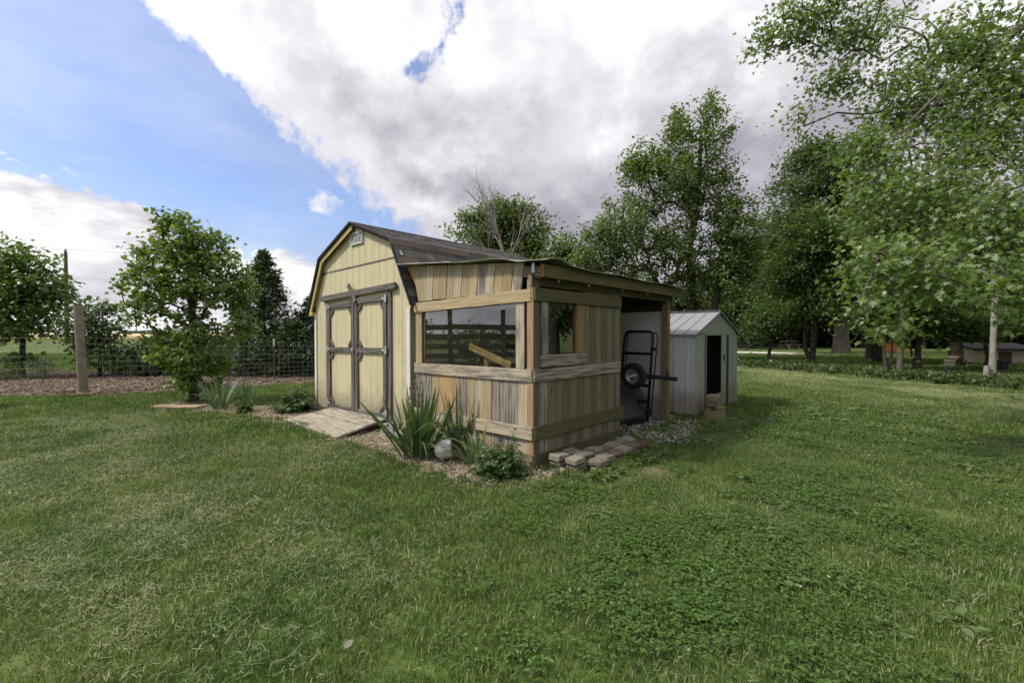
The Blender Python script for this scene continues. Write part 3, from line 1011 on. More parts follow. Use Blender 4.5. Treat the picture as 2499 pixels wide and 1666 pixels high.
# concrete blocks by the ramp
def notched_block(name, label, loc, rz, s=1.0, tint=S(150, 148, 142), group=None):
    """truncated concrete deck block with a cross slot in its top"""
    parts = []
    for sx_ in (-1, 1):
        for sy_ in (-1, 1):
            V, F = cbox(.095 * s, .095 * s, .06 * s, .008)
            parts.append(([(p[0] + sx_ * .065 * s, p[1] + sy_ * .065 * s, p[2] + .15 * s) for p in V], F))
    b, t, h = .15 * s, .112 * s, .13 * s
    V = [(-b, -b, 0), (b, -b, 0), (b, b, 0), (-b, b, 0), (-t, -t, h), (t, -t, h), (t, t, h), (-t, t, h)]
    parts.append((V, [[3, 2, 1, 0], [4, 5, 6, 7], [0, 1, 5, 4], [1, 2, 6, 5], [2, 3, 7, 6], [3, 0, 4, 7]]))
    o = obj(name, mk_mesh(name, *join(parts)), STONE, None, None, tint)
    o.location = loc
    o.rotation_euler = (0, 0, rz)
    return tag(o, label, 'block', group)


notched_block('concrete_block', 'slotted grey concrete deck block nearest the ramp edge', (*wl(-2.52, -.12), .004), TH + .2, .95, group='concrete blocks beside the ramp')
notched_block('concrete_block', 'slotted grey concrete deck block half behind the large iris', (*wl(-2.22, -.10), .004), TH - .1, .95, S(132, 130, 126), group='concrete blocks beside the ramp')

# ------------------------------------------------------------------ metal garden shed behind
ms = thing('metal_shed', 'small white and sage ribbed metal shed with grey roof and open sliding door', 'shed', (*wl(0, 0), 0), TH)
MX0, MX1, MY0, MY1 = -1.45, .16, 4.014, 6.38
MRY, MEZ, MRZ = 5.2, 1.44, 1.865


def pbox(name, par, x0, x1, y0, y1, z0, z1, mat, c=.003, color=None):
    V, F = cbox(x1 - x0, y1 - y0, z1 - z0, c)
    return obj(name, mk_mesh(name, V, F), mat, par, Matrix.Translation(((x0 + x1) / 2, (y0 + y1) / 2, (z0 + z1) / 2)), color)


def ribbed(name, par, axis, fixed, a0, a1, z0, z1, ribs, mat, out):
    """thin sheet wall with real folded ribs; axis 'x' or 'y' is the run"""
    prof = []
    for r in sorted(ribs):
        prof += [(r - .022, 0), (r - .012, .014), (r + .012, .014), (r + .022, 0)]
    prof = [(a0, 0)] + [p for p in prof if a0 < p[0] < a1] + [(a1, 0)]
    V, F = [], []
    for u, d in prof:
        for z in (z0, z1):
            for th in (0, .006):
                q = fixed + out * (d - th)
                V.append((u, q, z) if axis == 'x' else (q, u, z))
    for i in range(len(prof) - 1):
        a, b = i * 4, i * 4 + 4
        F += [[a, b, b + 2, a + 2], [a + 1, a + 3, b + 3, b + 1], [a, a + 1, b + 1, b], [a + 2, b + 2, b + 3, a + 3]]
    F += [[0, 2, 3, 1], [len(V) - 4, len(V) - 3, len(V) - 1, len(V) - 2]]
    return obj(name, mk_mesh(name, V, F), mat, par)


ribbed('wall_panel', ms, 'x', MY0, MX0, MX1 - .012, .0, MEZ, [-.161 - .21 * k for k in range(6)] + [.048], SIDINGW, -1)
ribbed('wall_panel', ms, 'y', MX1, MY0 + .012, 4.527, .0, MEZ, [4.165, 4.349], SIDINGG, 1)
ribbed('wall_panel', ms, 'y', MX1, 5.851, MY1, .02, MEZ, [5.95, 6.08, 6.21], SIDINGG, 1)
ribbed('wall_panel', ms, 'x', MY1, MX0, MX1, .0, MEZ, [-1.2, -.9, -.6, -.3], SIDINGW, 1)
ribbed('wall_panel', ms, 'y', MX0, MY0, MY1, .0, MEZ, [4.4, 4.8, 5.2, 5.6, 6.0], SIDINGG, -1)
pbox('corner_post', ms, MX1 - .014, MX1 + .006, MY0 - .008, MY0 + .013, 0, MEZ, SIDINGW)
pbox('floor', ms, MX0 + .02, MX1 - .02, MY0 + .02, MY1 - .02, .02, .06, BROWNM)
# doorway frame, sliding door leaf, dark jambs
pbox('door_track', ms, MX1 - .02, MX1 + .012, 4.527, 5.851, MEZ - .03, MEZ + .004, SIDINGG)
pbox('door_jamb', ms, MX1 - .02, MX1 + .006, 4.527, 4.575, .04, MEZ - .03, BROWNM)
pbox('door_jamb', ms, MX1 - .02, MX1 + .004, 4.577, 4.612, .31, MEZ - .03, SIDINGG)
pbox('door_jamb', ms, MX1 - .03, MX1 - .006, 5.70, 5.851, .04, MEZ - .03, BROWNM)
pbox('kick_panel', ms, MX1 - .018, MX1 - .002, 4.577, 5.40, .0, .31, SIDINGG, .003)
leafd = pbox('sliding_door', ms, MX1 - .008, MX1 + .010, 5.40, 5.66, .06, MEZ - .032, SIDINGG, .004)
leafd_h = obj('handle', mk_mesh('handle', *cbox(.02, .045, .115, .004)), BLACK, leafd, Matrix.Translation((.016, -.02, .24)))
pbox('sill_track', ms, MX1 - .02, MX1 + .02, 4.53, 5.85, .005, .03, STEEL)
# gable ends
for xx, nd in ((MX1 + .016, RIGHT), (MX0 - .01, (-1, 0, 0))):
    sgn = -1 if nd == RIGHT else 1
    prism('gable_panel', ms, (xx, 0, 0), UP, nd, [(MEZ + .005, sgn * (MY0 - .01)), (MEZ + .005, sgn * (MY1 + .01)), (MRZ - .012, sgn * MRY)], .01, SIDINGG)
# roof panels with raised seams
for s, ye in ((-1, MY0 - .035), (1, MY1 + .035)):
    ze = MEZ - .004
    slope = Vector((0, MRY - ye, MRZ - ze))
    nrm = Vector((0, -(MRZ - ze), (MRY - ye))).normalized()
    if nrm.z < 0:
        nrm = -nrm
    x = MX1 + .045
    first = True
    while x > MX0 - .04:
        w = .213
        xa = max(x - w, MX0 - .045)
        p0 = Vector(((x + xa) / 2, ye, ze))
        p1 = Vector(((x + xa) / 2, MRY, MRZ))
        board('roof_panel', ms, p0, p1, x - xa - .003, .006, nrm, ROOFM, None, .001)
        board('roof_seam', ms, (xa, ye + .004 * -s, ze + .012), (xa, MRY, MRZ + .012), .014, .02, nrm, ROOFM, None, .003)
        x = xa
    board('roof_edge', ms, (MX1 + .05, ye, ze + .006), (MX1 + .05, MRY, MRZ + .006), .014, .03, nrm, ROOFM, None, .002)
    pbox('gutter_edge', ms, MX0 - .04, MX1 + .05, ye - .012, ye + .006, ze - .035, ze + .002, ROOFM)
board('ridge_cap', ms, (MX0 - .045, MRY, MRZ + .016), (MX1 + .055, MRY, MRZ + .016), .12, .008, UP, ROOFM, None, .002)
# a few things just inside the doorway


def blob(name, label, cat, loc, r, mat, seed, sq=(1, 1, 1), amp=.25):
    rr = np.random.default_rng(seed)
    V, F = [], []
    nl, nk = 9, 14
    ph = rr.uniform(0, 6, 6)
    for i in range(nl + 1):
        a = math.pi * i / nl
        for k in range(nk):
            b = 2 * math.pi * k / nk
            d = Vector((math.sin(a) * math.cos(b), math.sin(a) * math.sin(b), math.cos(a)))
            q = r * (1 + amp * (math.sin(3 * b + ph[0] + 2 * a) * math.sin(2 * a + ph[1]) + .5 * math.sin(5 * b + ph[2]) * math.sin(a * 4 + ph[3])))
            V.append((d.x * q * sq[0], d.y * q * sq[1], max(-r * .7, d.z * q) * sq[2] + r * .7 * sq[2]))
    for i in range(nl):
        for k in range(nk):
            k2 = (k + 1) % nk
            F.append([i * nk + k, (i + 1) * nk + k, (i + 1) * nk + k2, i * nk + k2])
    o = obj(name, mk_mesh(name, V, F, smooth=True), mat)
    o.location = loc
    return tag(o, label, cat)


PALEBAG = plain_mat('sacking', (0.34, 0.31, 0.26), 0.8, 0.4, 30.0, .3)
BLUEBAG = plain_mat('blue_black_plastic', (0.03, 0.035, 0.05), 0.22, 0.3, 9.0, 0, 0, .6)
blob('sack', 'pale tied sack on the floor inside the metal shed door', 'sack', (*wl(-.12, 4.92), .061), .15, PALEBAG, 3, (1, 1, 1.35))
blob('plastic_bag', 'shiny dark plastic bag behind the pale sack in the metal shed', 'bag', (*wl(-.46, 4.86), .061), .24, BLUEBAG, 5, (1, 1, 1.9), .3)
blob('added_dark_heap', 'dark tarpaulin heap added to darken the back of the metal shed', 'tarp', (*wl(-.75, 5.72), .061), .34, DARKV, 9, (1.2, .8, 1.5), .12)  # made-up dark heap, added so the interior looks unlit through the doorway
cab = thing('added_dark_cabinet', 'dark brown cabinet added to darken the far wall inside the metal shed', 'cabinet', (*wl(0, 0), 0), TH)  # made-up cabinet, added to cover the lit inner wall behind the doorway
pbox('cabinet_body', cab, -1.38, -.04, 6.04, 6.34, .061, 1.38, BROWNM)
for q in (0, 1):
    dd = pbox('cabinet_door', cab, -1.36 + q * .66, -.72 + q * .66, 6.02, 6.038, .08, 1.36, BROWNM)
    obj('handle', mk_mesh('handle', *cbox(.02, .02, .1, .003)), STEEL, dd, Matrix.Translation((.27 - q * .54, -.018, 0)))
lp = thing('leaning_plank', 'narrow plank standing upright in the dark metal shed interior', 'plank', (*wl(-.55, 5.38), .06), TH)
board('plank', lp, (0, 0, 0), (.05, .06, 1.05), .07, .02, RIGHT, WOOD, (*S(170, 140, 90), .2))

# stepping bricks in front of the metal shed doorway
BR = [('middle brick', .40, 4.17, .215, .21, .15, .085, S(128, 110, 84)), ('top brick', .40, 4.25, .303, .25, .17, .10, S(146, 132, 100)), ('side brick', .42, 4.56, .002, .20, .12, .17, S(132, 124, 100))]
BLAB = ['brown brick in the middle of the step stack at the metal shed door', 'topmost tan brick of the step stack below the metal shed doorway', 'upright block leaning beside the bottom block of the metal shed step']
STEP_AT = (.42, 4.25)
for (nm, bx_, by_, bz_, bw, bd, bh, bc), lab in zip(BR, BLAB):
    V, F = cbox(bd, bw, bh, .012)
    V = np.array(V) + rng.normal(0, .004, (24, 3))
    o = obj('step_brick', mk_mesh('step_brick', V, F), STONE, None, None, bc)
    o.location = (*wl(bx_, by_), bz_ + bh / 2 + .001)
    o.rotation_euler = (0, 0, TH + rnd.uniform(-.15, .15))
    tag(o, lab, 'brick', 'bricks stepping up to the metal shed')

notched_block('concrete_block', 'mossy tapered concrete block at the bottom of the step by the metal shed door', (*wl(*STEP_AT), .002), TH + .25, 1.18, S(128, 120, 92))

# ------------------------------------------------------------------ tumbled pavers by the lean-to
PV_TOP = [(.19, .19, 0), (.185, .41, 0), (.39, .20, 0), (.345, .42, 0), (.33, .64, 0)]
PV_OUT = [(.545, .40), (.50, .59), (.495, .79), (.49, .99), (.49, 1.19), (.51, 1.38)]
PV_IN = [(.29, .86), (.31, 1.06), (.31, 1.25), (.30, 1.45)]
ORD = ['first', 'second', 'third', 'fourth', 'fifth', 'sixth', 'seventh']
PT = [S(134, 128, 114), S(122, 114, 100), S(144, 137, 121), S(112, 106, 94), S(130, 123, 107), S(106, 98, 88), S(138, 134, 127), S(116, 104, 91)]


def paver(x, y, z, label, tint, L=.195, Wd=.15, h=.068, rot=None):
    V, F = cbox(Wd, L, h, .016)
    V = np.array(V) + rng.normal(0, .0045, (24, 3))
    o = obj('paver', mk_mesh('paver', V, F), STONE, None, None, tint)
    o.location = (*wl(x, y), z + h / 2)
    o.rotation_euler = (rnd.uniform(-.02, .02), rnd.uniform(-.02, .02), TH + (rnd.uniform(-.10, .10) if rot is None else rot))
    return tag(o, label, 'paver', 'tumbled pavers stacked along the lean-to')


H1 = .071
for i, (x, y, _) in enumerate(PV_TOP):
    side = 'wall side' if i < 2 else 'lawn side'
    nth = ORD[i if i < 2 else i - 2]
    paver(x, y, 2 * H1 - .034, 'tumbled paver on the raised near end, %s, %s from the corner' % (side, nth), PT[i % 8])
    paver(x + .005, y + .01, H1 - .035, 'tumbled paver under the raised near end, %s, %s from the corner' % (side, nth), PT[(i + 3) % 8])
    paver(x + rnd.uniform(-.01, .01), y, -.036, 'ground-level paver beneath the raised near end, %s, %s from the corner' % (side, nth), PT[(i + 5) % 8])
for i, (x, y) in enumerate(PV_OUT):
    lift = H1
    paver(x, y, lift + .004, 'top-layer paver of the outer row, %s from the near end' % ORD[i], PT[(i * 3 + 1) % 8] if i < 5 else S(96, 74, 60))
    paver(x + .01, y + .015, .002, 'half-buried lower paver of the outer row, %s from the near end' % ORD[i], PT[(i * 5 + 2) % 8])
for i, (x, y) in enumerate(PV_IN):
    paver(x, y, H1 + .003, 'top-layer paver of the row against the wall, %s from the near end' % ORD[i], PT[(i * 3 + 5) % 8])
    paver(x, y + .01, .002, 'ground-level paver against the wall, %s from the near end' % ORD[i], PT[(i * 3) % 8])
# rock and flat stones


def rock(name, label, loc, s, tint, seed, flat=1.0):
    rr = np.random.default_rng(seed)
    V, F = cbox(s[0], s[1], s[2], min(s) * .28)
    V = np.array(V) * (1 + rr.normal(0, .07, (24, 3)))
    V[:, 2] += s[2] * .5
    V[:, 2] = np.maximum(V[:, 2], -.01)
    o = obj(name, mk_mesh(name, V, F), STONE, None, None, tint)
    o.location = loc
    o.rotation_euler = (0, 0, rr.uniform(0, 6))
    return tag(o, label, 'stone')


rock('stone', 'small pale upright pebble at the foot of the paver stack', (*wl(.36, .015), .004), (.05, .045, .09), S(176, 160, 128), 4)
rock('flat_stone', 'broad flat tan stone edging the bed below the young maple', (-6.28, 8.50, .004), (.55, .34, .05), S(176, 158, 128), 8)
rock('flat_stone', 'smaller flat tan stone at the left end of the bed', (-6.80, 8.62, .004), (.42, .3, .04), S(168, 150, 122), 9)
rock('stone', 'little weathered stone under the peony by the barn corner', (-4.35, 8.0, .004), (.12, .1, .05), S(150, 132, 108), 12)

# ------------------------------------------------------------------ tipped-up trailer in the bay
tl = thing('trailer', 'black steel utility trailer stood on edge in the open bay', 'trailer', C0, TH)
TY = 2.92
TLc, TRc, BRc, BLc = Vector((-.53, TY, 1.48)), Vector((-.05, TY, 1.475)), Vector((-.12, TY - .05, .12)), Vector((-.62, TY - .05, .12))


def tube_part(name, pts, r, mat=BLACK, par=tl, k=8):
    return obj(name, mk_mesh(name, *polytube(pts, r, k), smooth=True), mat, par)


def lerp(a, b, t):
    return a + (b - a) * t


rc = .06
tube_part('frame_tube', [BLc, lerp(TLc, BLc, rc), TLc + Vector((.02, 0, -.025)), lerp(TLc, TRc, .12), lerp(TLc, TRc, .88), TRc + Vector((-.02, 0, -.025)), lerp(TRc, BRc, rc), BRc], .022)
for t in (.255, .62, .80):
    board('cross_bar', tl, lerp(TLc, BLc, t) + Vector((0, -.02, 0)), lerp(TRc, BRc, t) + Vector((0, -.02, 0)), .045, .03, FRONT, BLACK)
board('inner_bar', tl, lerp(TLc, TRc, .1), lerp(BLc, BRc, .12), .016, .016, FRONT, BLACK)
parts = []
nd_ = 11
P0, P1 = [], []
for i in range(-26, nd_ + 27):
    for sgn in (-1, 1):
        # lines of a diamond lattice clipped to the unit square
        pts2 = []
        for t in np.linspace(0, 1, 60):
            u = i / nd_ + sgn * t * 26 / nd_ * .55
            if 0.0 <= u <= 1.0:
                pts2.append((u, t))
        if len(pts2) > 1:
            (u0, t0), (u1, t1) = pts2[0], pts2[-1]
            f = lambda u, t: lerp(lerp(TLc, TRc, u), lerp(BLc, BRc, u), t)
            P0.append(f(u0, t0))
            P1.append(f(u1, t1))
V, F = tubes(P0, P1, .0028, .0028, 4)
obj('expanded_mesh', mk_mesh('expanded_mesh', V, F), BLACK, tl)
tube_part('side_rail', [TRc + Vector((.0, -.01, -.03)), TRc + Vector((.05, -.01, -.015)), TRc + Vector((.075, -.01, -.06)), BRc + Vector((.06, -.01, .06)), BRc + Vector((.0, -.01, .03))], .012)
for t in (.2, .9):
    board('rail_bracket', tl, lerp(TRc, BRc, t) + Vector((-.02, -.03, 0)), lerp(TRc, BRc, t) + Vector((.075, -.03, 0)), .05, .015, FRONT, BLACK)
wc = Vector((-.21, 2.60, .805))
wheel = bpy.data.objects.new('wheel', None)
COL.objects.link(wheel)
wheel.parent = tl
wheel.matrix_basis = Matrix.Translation(wc) @ Matrix.Rotation(R(90), 4, 'X')
prof = [(.115, -.05), (.15, -.062), (.18, -.055), (.195, -.03), (.198, 0), (.195, .03), (.18, .055), (.15, .062), (.115, .05), (.105, .03), (.105, -.03), (.115, -.05)]
obj('tyre', mk_mesh('tyre', *lathe(prof, 32), smooth=True), RUBBER, wheel)
obj('rim', mk_mesh('rim', *lathe([(.118, .046), (.105, .05), (.095, .03), (.06, .012), (.045, .016), (.035, .035), (.03, .05), (.0, .052)], 28), smooth=True), RIM, wheel)
obj('axle', mk_mesh('axle', *polytube([(0, 0, -.32), (0, 0, 0), (0, 0, .14)], [.014, .014, .012], 10), smooth=True), STEEL, wheel)
board('tongue', tl, (-.16, 2.74, .80), (.37, 2.80, .775), .06, .06, FRONT, BLACK)
board('coupler', tl, (.24, 2.77, .80), (.24, 2.77, .89), .03, .012, FRONT, BLACK)
tray = bpy.data.objects.new('tray', None)
COL.objects.link(tray)
tray.parent = tl
A_, B_, C_, D_ = Vector((-.40, 2.22, .09)), Vector((-.09, 2.98, .20)), Vector((-.42, 3.05, .74)), Vector((-.82, 2.25, .84))
nrm = (B_ - A_).cross(D_ - A_).normalized()
if nrm.x < 0:
    nrm = -nrm
V = [A_, B_, C_, D_] + [q - nrm * .012 for q in (A_, B_, C_, D_)]
F = [[0, 1, 2, 3], [7, 6, 5, 4], [0, 4, 5, 1], [1, 5, 6, 2], [2, 6, 7, 3], [3, 7, 4, 0]]
obj('tray_sheet', mk_mesh('tray_sheet', [tuple(q) for q in V], F), BLACK, tray)
board('tray_lip', tray, A_ + nrm * .03, B_ + nrm * .03, .05, .012, (0, -.3, 1), BLACK)
board('tray_skid', tray, A_ + Vector((-.02, .02, -.028)), B_ + Vector((-.05, 0, -.11)), .06, .05, RIGHT, BLACK)

# ------------------------------------------------------------------ sword-leaved plants


def leaf_strip(base, az, lean, h, w, droop, twist, n=7):
    """curved tapering blade as a thin folded strip (two sides of a shallow V)"""
    d = Vector((math.cos(az), math.sin(az), 0))
    side0 = Vector((-math.sin(az + twist), math.cos(az + twist), 0))
    V, F = [], []
    for i in range(n + 1):
        s = i / n
        hor = lean * s + droop * s ** 3
        z = h * (s - .32 * (lean / max(h, .01)) * s * s) - droop * .9 * s ** 4
        q = Vector(base) + d * hor + Vector((0, 0, z))
        ww = w * (min(1, .55 + 1.6 * s) if s < .35 else max(0.02, 1 - ((s - .35) / .65) ** 2.2)) * .5
        V += [tuple(q - side0 * ww), tuple(q + d * (-.12 * ww)), tuple(q + side0 * ww)]
    for i in range(n):
        a = i * 3
        F += [[a, a + 1, a + 4, a + 3], [a + 1, a + 2, a + 5, a + 4]]
    return V, F


def iris(name, label, loc, n, h, spread, seed, w=.034, c1=(.055, .10, .035), c2=(.10, .16, .06), fall=.25, stalks=0, cat='iris', squash=1.0):
    rr = random.Random(seed)
    t = thing(name, label, cat, loc)
    for i in range(n):
        az = rr.uniform(0, 2 * math.pi)
        hh = h * rr.uniform(.55, 1.05)
        ln = spread * rr.uniform(.1, 1.0)
        dr = 0.0
        if rr.random() < fall:
            dr = hh * rr.uniform(.25, .7)
            ln *= 1.3
        r0 = rr.uniform(0, .10) * (n / 25) ** .5
        base = (math.cos(az) * r0, math.sin(az) * r0 * squash, 0)
        V, F = leaf_strip(base, az + rr.uniform(-.4, .4), ln, hh, w * rr.uniform(.7, 1.15), dr, rr.uniform(-.9, .9))
        f = rr.random()
        c = [c1[k] + (c2[k] - c1[k]) * f for k in range(3)]
        cols = np.array([c] * len(V))
        cols *= np.repeat(np.linspace(1.15, .9, len(V) // 3), 3)[:, None]
        if rr.random() < .12:
            cols[-6:] = (.28, .20, .08)
        obj('leaf', mk_mesh('leaf', V, F, cols, True), BLADE, t)
    for i in range(stalks):
        az, ln = rr.uniform(0, 6.28), rr.uniform(.02, .12)
        hh = h * rr.uniform(.85, 1.1)
        top = (math.cos(az) * ln, math.sin(az) * ln, hh)
        st = obj('flower_stalk', mk_mesh('flower_stalk', *polytube([(0, 0, 0), (top[0] * .4, top[1] * .4, hh * .5), top], [.006, .005, .003], 5), smooth=True), None, t)
        st.data.materials.append(STALKM)
        for q in range(3):
            f0 = 1 - q * .14
            V, F = cbox(.022, .018, .04, .007)
            V = np.array(V) * rr.uniform(.7, 1.3) + np.array([top[0] * f0 + rr.uniform(-.02, .02), top[1] * f0 + rr.uniform(-.02, .02), hh * f0])
            obj('spent_flower', mk_mesh('spent_flower', V, F), SPENT, st)
    return t


STALKM = plain_mat('green_stalk', (.10, .15, .06), .6)
SPENT = plain_mat('spent_flower', (.30, .21, .12), .9, .5, 40.0)
iris('iris_clump', 'large dark green iris clump with spent flowers in front of the lean-to', (-1.10, 5.16, .004), 84, .92, .55, 21, .044, stalks=6)
iris('iris_clump', 'blue-green iris fan behind the tipped pot against the board wall', (-.66, 5.28, .004), 15, .86, .36, 22, .058, (.07, .115, .06), (.12, .17, .09), .3, 1)
iris('iris_clump', 'broad blue-green iris clump nearest the young maple', (-5.52, 8.42, .004), 38, .74, .46, 23, .042, (.07, .115, .065), (.13, .18, .10), .12)
iris('iris_clump', 'narrow upright iris clump between the maple bed and the peony', (-4.90, 8.20, .004), 20, .62, .26, 24, .042, (.07, .115, .06), (.12, .17, .09), .15)
iris('strap_leaf_plant', 'limp pale strap-leaved plant spilling out of the tipped pot', (-.42, 4.86, .02), 26, .46, .40, 25, .040, (.10, .15, .06), (.17, .22, .10), .7, 0, 'plant')
# dry grass-like roots of the spilled plant
pot = thing('tipped_pot', 'white glazed plant pot lying on its side in the mulch', 'pot', (-.77, 4.98, .004))
prof = [(.0, 0), (.055, .0), (.085, .02), (.112, .08), (.12, .14), (.116, .20), (.122, .215), (.113, .215), (.106, .19), (.106, .14), (.09, .08), (.0, .06)]
PM = Matrix.Translation((-.10, .02, .118)) @ Matrix.Rotation(R(2), 4, 'Z') @ Matrix.Rotation(R(82), 4, 'Y') @ Matrix.Scale(.9, 4)
obj('pot_body', mk_mesh('pot_body', *lathe(prof, 28), smooth=True), POTM, pot, PM)
V, F = lathe([(.0, .178), (.05, .182), (.105, .172)], 16)
V = np.array(V) + rng.normal(0, .005, (len(V), 3))
obj('soil', mk_mesh('soil', V, F), plain_mat('potting_soil', (.03, .022, .016), .95, .4, 30.0, .5), pot, PM)
P0, P1 = [], []
for i in range(26):
    a = rnd.uniform(0, 6.28)
    r0 = rnd.uniform(0, .09)
    b = Vector((math.cos(a) * r0, math.sin(a) * r0, .18))
    e = b + Vector((rnd.uniform(-.02, .10), rnd.uniform(-.06, .06), rnd.uniform(.05, .11)))
    P0.append(b)
    P1.append(e)
V, F = tubes(P0, P1, .004, .0015, 4)
obj('dry_roots', mk_mesh('dry_roots', V, F), SPENT, pot, PM)

# ------------------------------------------------------------------ trees and shrubs
F_PX = 1082.0


def bear(px, D, py=None):
    """point at forward distance D on the bearing the photograph gives (px, py of the 2499-wide frame)"""
    x = (px - 1249.5) / F_PX * D
    return (x, D) if py is None else (x, D, 1.45 + (813 - py) / F_PX * D)


LEAF_T = {
    'quad': (np.array([(0, 0, 0), (.42, .45, .10), (0, 1, -.05), (-.42, .45, .10)]), np.array([(0, 1, 2), (0, 2, 3)])),
    'spray': (np.array([(0, 0, 0), (.17, .35, .04), (.10, .8, 0), (0, 1, -.06), (-.10, .8, 0), (-.17, .35, .04)]), np.array([(0, 1, 5), (1, 4, 5), (1, 2, 4), (2, 3, 4)])),
    'oval': (np.array([(0, 0, 0), (.26, .25, .06), (.30, .55, .05), (0, 1, -.06), (-.30, .55, .05), (-.26, .25, .06), (0, .45, -.02)]),
             np.array([(0, 1, 6), (1, 2, 6), (2, 3, 6), (3, 4, 6), (4, 5, 6), (5, 0, 6)])),
}
half = [(.0, .0), (.16, -.04), (.40, -.08), (.20, .16), (.34, .26), (.62, .40), (.36, .42), (.36, .60), (.13, .50), (.17, .72), (.0, 1.0)]
ol = half + [(-x, y) for x, y in half[-2:0:-1]]
mv = np.array([(x, y, .10 * abs(x) - .05 * y * y) for x, y in ol] + [(0, .36, -.03)])
nl = len(ol)
LEAF_T['maple'] = (mv, np.array([(i, (i + 1) % nl, nl) for i in range(nl)]))
sh_ = [(.0, .0), (.42, .02), (.30, .18), (.55, .42), (.26, .52), (.0, 1.0)]
ol2 = sh_ + [(-x, y) for x, y in sh_[-2:0:-1]]
mv2 = np.array([(x, y, .10 * abs(x) - .05 * y) for x, y in ol2] + [(0, .36, -.03)])
LEAF_T['lobed'] = (mv2, np.array([(i, (i + 1) % len(ol2), len(ol2)) for i in range(len(ol2))]))


def norm(a):
    return a / (np.linalg.norm(a, axis=-1, keepdims=True) + 1e-9)


def leaf_cloud(P, N, T, size, kind, cols):
    tv, tf = LEAF_T[kind]
    N = norm(N)
    T = norm(T - N * (T * N).sum(1, keepdims=True))
    X = np.cross(T, N)
    B = np.stack([X, T, N], 1)                       # rows
    V = (tv[None] * size[:, None, None]) @ B + P[:, None]
    n, k = len(P), len(tv)
    F = (tf[None] + (np.arange(n) * k)[:, None, None]).reshape(-1, 3)
    return V.reshape(-1, 3), F, np.repeat(cols, k, 0)


def skeleton(trunk, targets, rr, seg=.6, arch=.12, down=.7, jit=.05):
    pos = [np.array(p, float) for p in trunk]
    par = [-1] + list(range(len(trunk) - 1))
    tip = []
    tr = np.array(trunk)
    dmin = np.min(np.linalg.norm(targets[:, None] - tr[None], axis=2), 1)
    for ti in np.argsort(dmin):
        t = targets[ti]
        A = np.array(pos)
        d = np.linalg.norm(A - t, axis=1)
        cost = d + down * np.maximum(0, A[:, 2] - t[2] + .15 * d)
        cost[0] += 1.0
        i = int(np.argmin(cost))
        q = pos[i]
        k = max(2, int(d[i] / seg))
        prev = i
        dirh = t - q
        for s in range(1, k + 1):
            f = s / k
            p = q + dirh * f
            p = p + np.array([0, 0, arch * d[i] * math.sin(math.pi * f)])
            if s < k:
                p = p + rr.normal(0, jit * d[i] / k, 3)
            pos.append(p)
            par.append(prev)
            prev = len(pos) - 1
        tip.append((ti, prev))
    pos = np.array(pos)
    par = np.array(par)
    cnt = np.zeros(len(pos))
    for _, i in tip:
        cnt[i] += 1
    for i in range(len(pos) - 1, 0, -1):
        cnt[par[i]] += cnt[i]
    return pos, par, np.maximum(cnt, 1)


def skin(pos, par, cnt, r_base, r_tip, k=6, flare=1.35, cap=None):
    p = math.log(max(r_base / r_tip, 1.01)) / math.log(max(cnt[0], 2))
    r = r_tip * cnt ** p
    r[0] *= flare
    if cap:
        r[cap[0]:] = np.minimum(r[cap[0]:], cap[1])
        r[5:9] = np.minimum(r[5:9], [.058, .05, .034, .018])
        r[9:] = np.minimum(r[9:], .016)
    e = np.arange(1, len(pos))
    rp = np.minimum(r[par[e]], r[e] * 1.6)
    rp[par[e] == 0] = r[0]
    return tubes(pos[par[e]], pos[e], rp, r[e], k)


def ell_points(rr, ells, bias=.5):
    out = []
    for (cx_, cy_, cz_, rx, ry, rz, n) in ells:
        d = norm(rr.normal(0, 1, (n, 3)))
        rad = rr.random(n) ** bias
        out.append(np.array([cx_, cy_, cz_]) + d * rad[:, None] * np.array([rx, ry, rz]))
    return np.concatenate(out)


def crown_leaves(rr, C, centre, nper, rc, size, kind, c1, c2, flat=.7, upw=.75, pale=0.0, young=0.0, droop=.2, csize=None):
    n = len(C) * nper
    rcs = rc * rr.uniform(.6, 1.3, len(C))
    off = rr.normal(0, 1, (n, 3)) * np.repeat(rcs, nper)[:, None] * np.array([.55, .55, .55 * flat])
    P = np.repeat(C, nper, 0) + off
    out = norm(P - centre) * .55 + norm(off) * .6
    N = rr.normal(0, .55, (n, 3)) + np.array([0, 0, upw]) + out * .25
    T = out + rr.normal(0, .5, (n, 3)) + np.array([0, 0, -droop])
    f = np.clip(np.repeat(rr.random(len(C)), nper) * .55 + rr.random(n) * .45, 0, 1)[:, None]
    cols = np.array(c1) * (1 - f) + np.array(c2) * f
    if pale:
        w = rr.random(n) < pale
        cols[w] = cols[w] * .35 + np.array((.34, .40, .30)) * .65
    if young:
        w = np.repeat(rr.random(len(C)) < young, nper)
        cols[w] = cols[w] * .4 + np.array((.20, .24, .05)) * .6
    sz = size * rr.uniform(.65, 1.25, n)
    return leaf_cloud(P, N, T, sz, kind, cols)


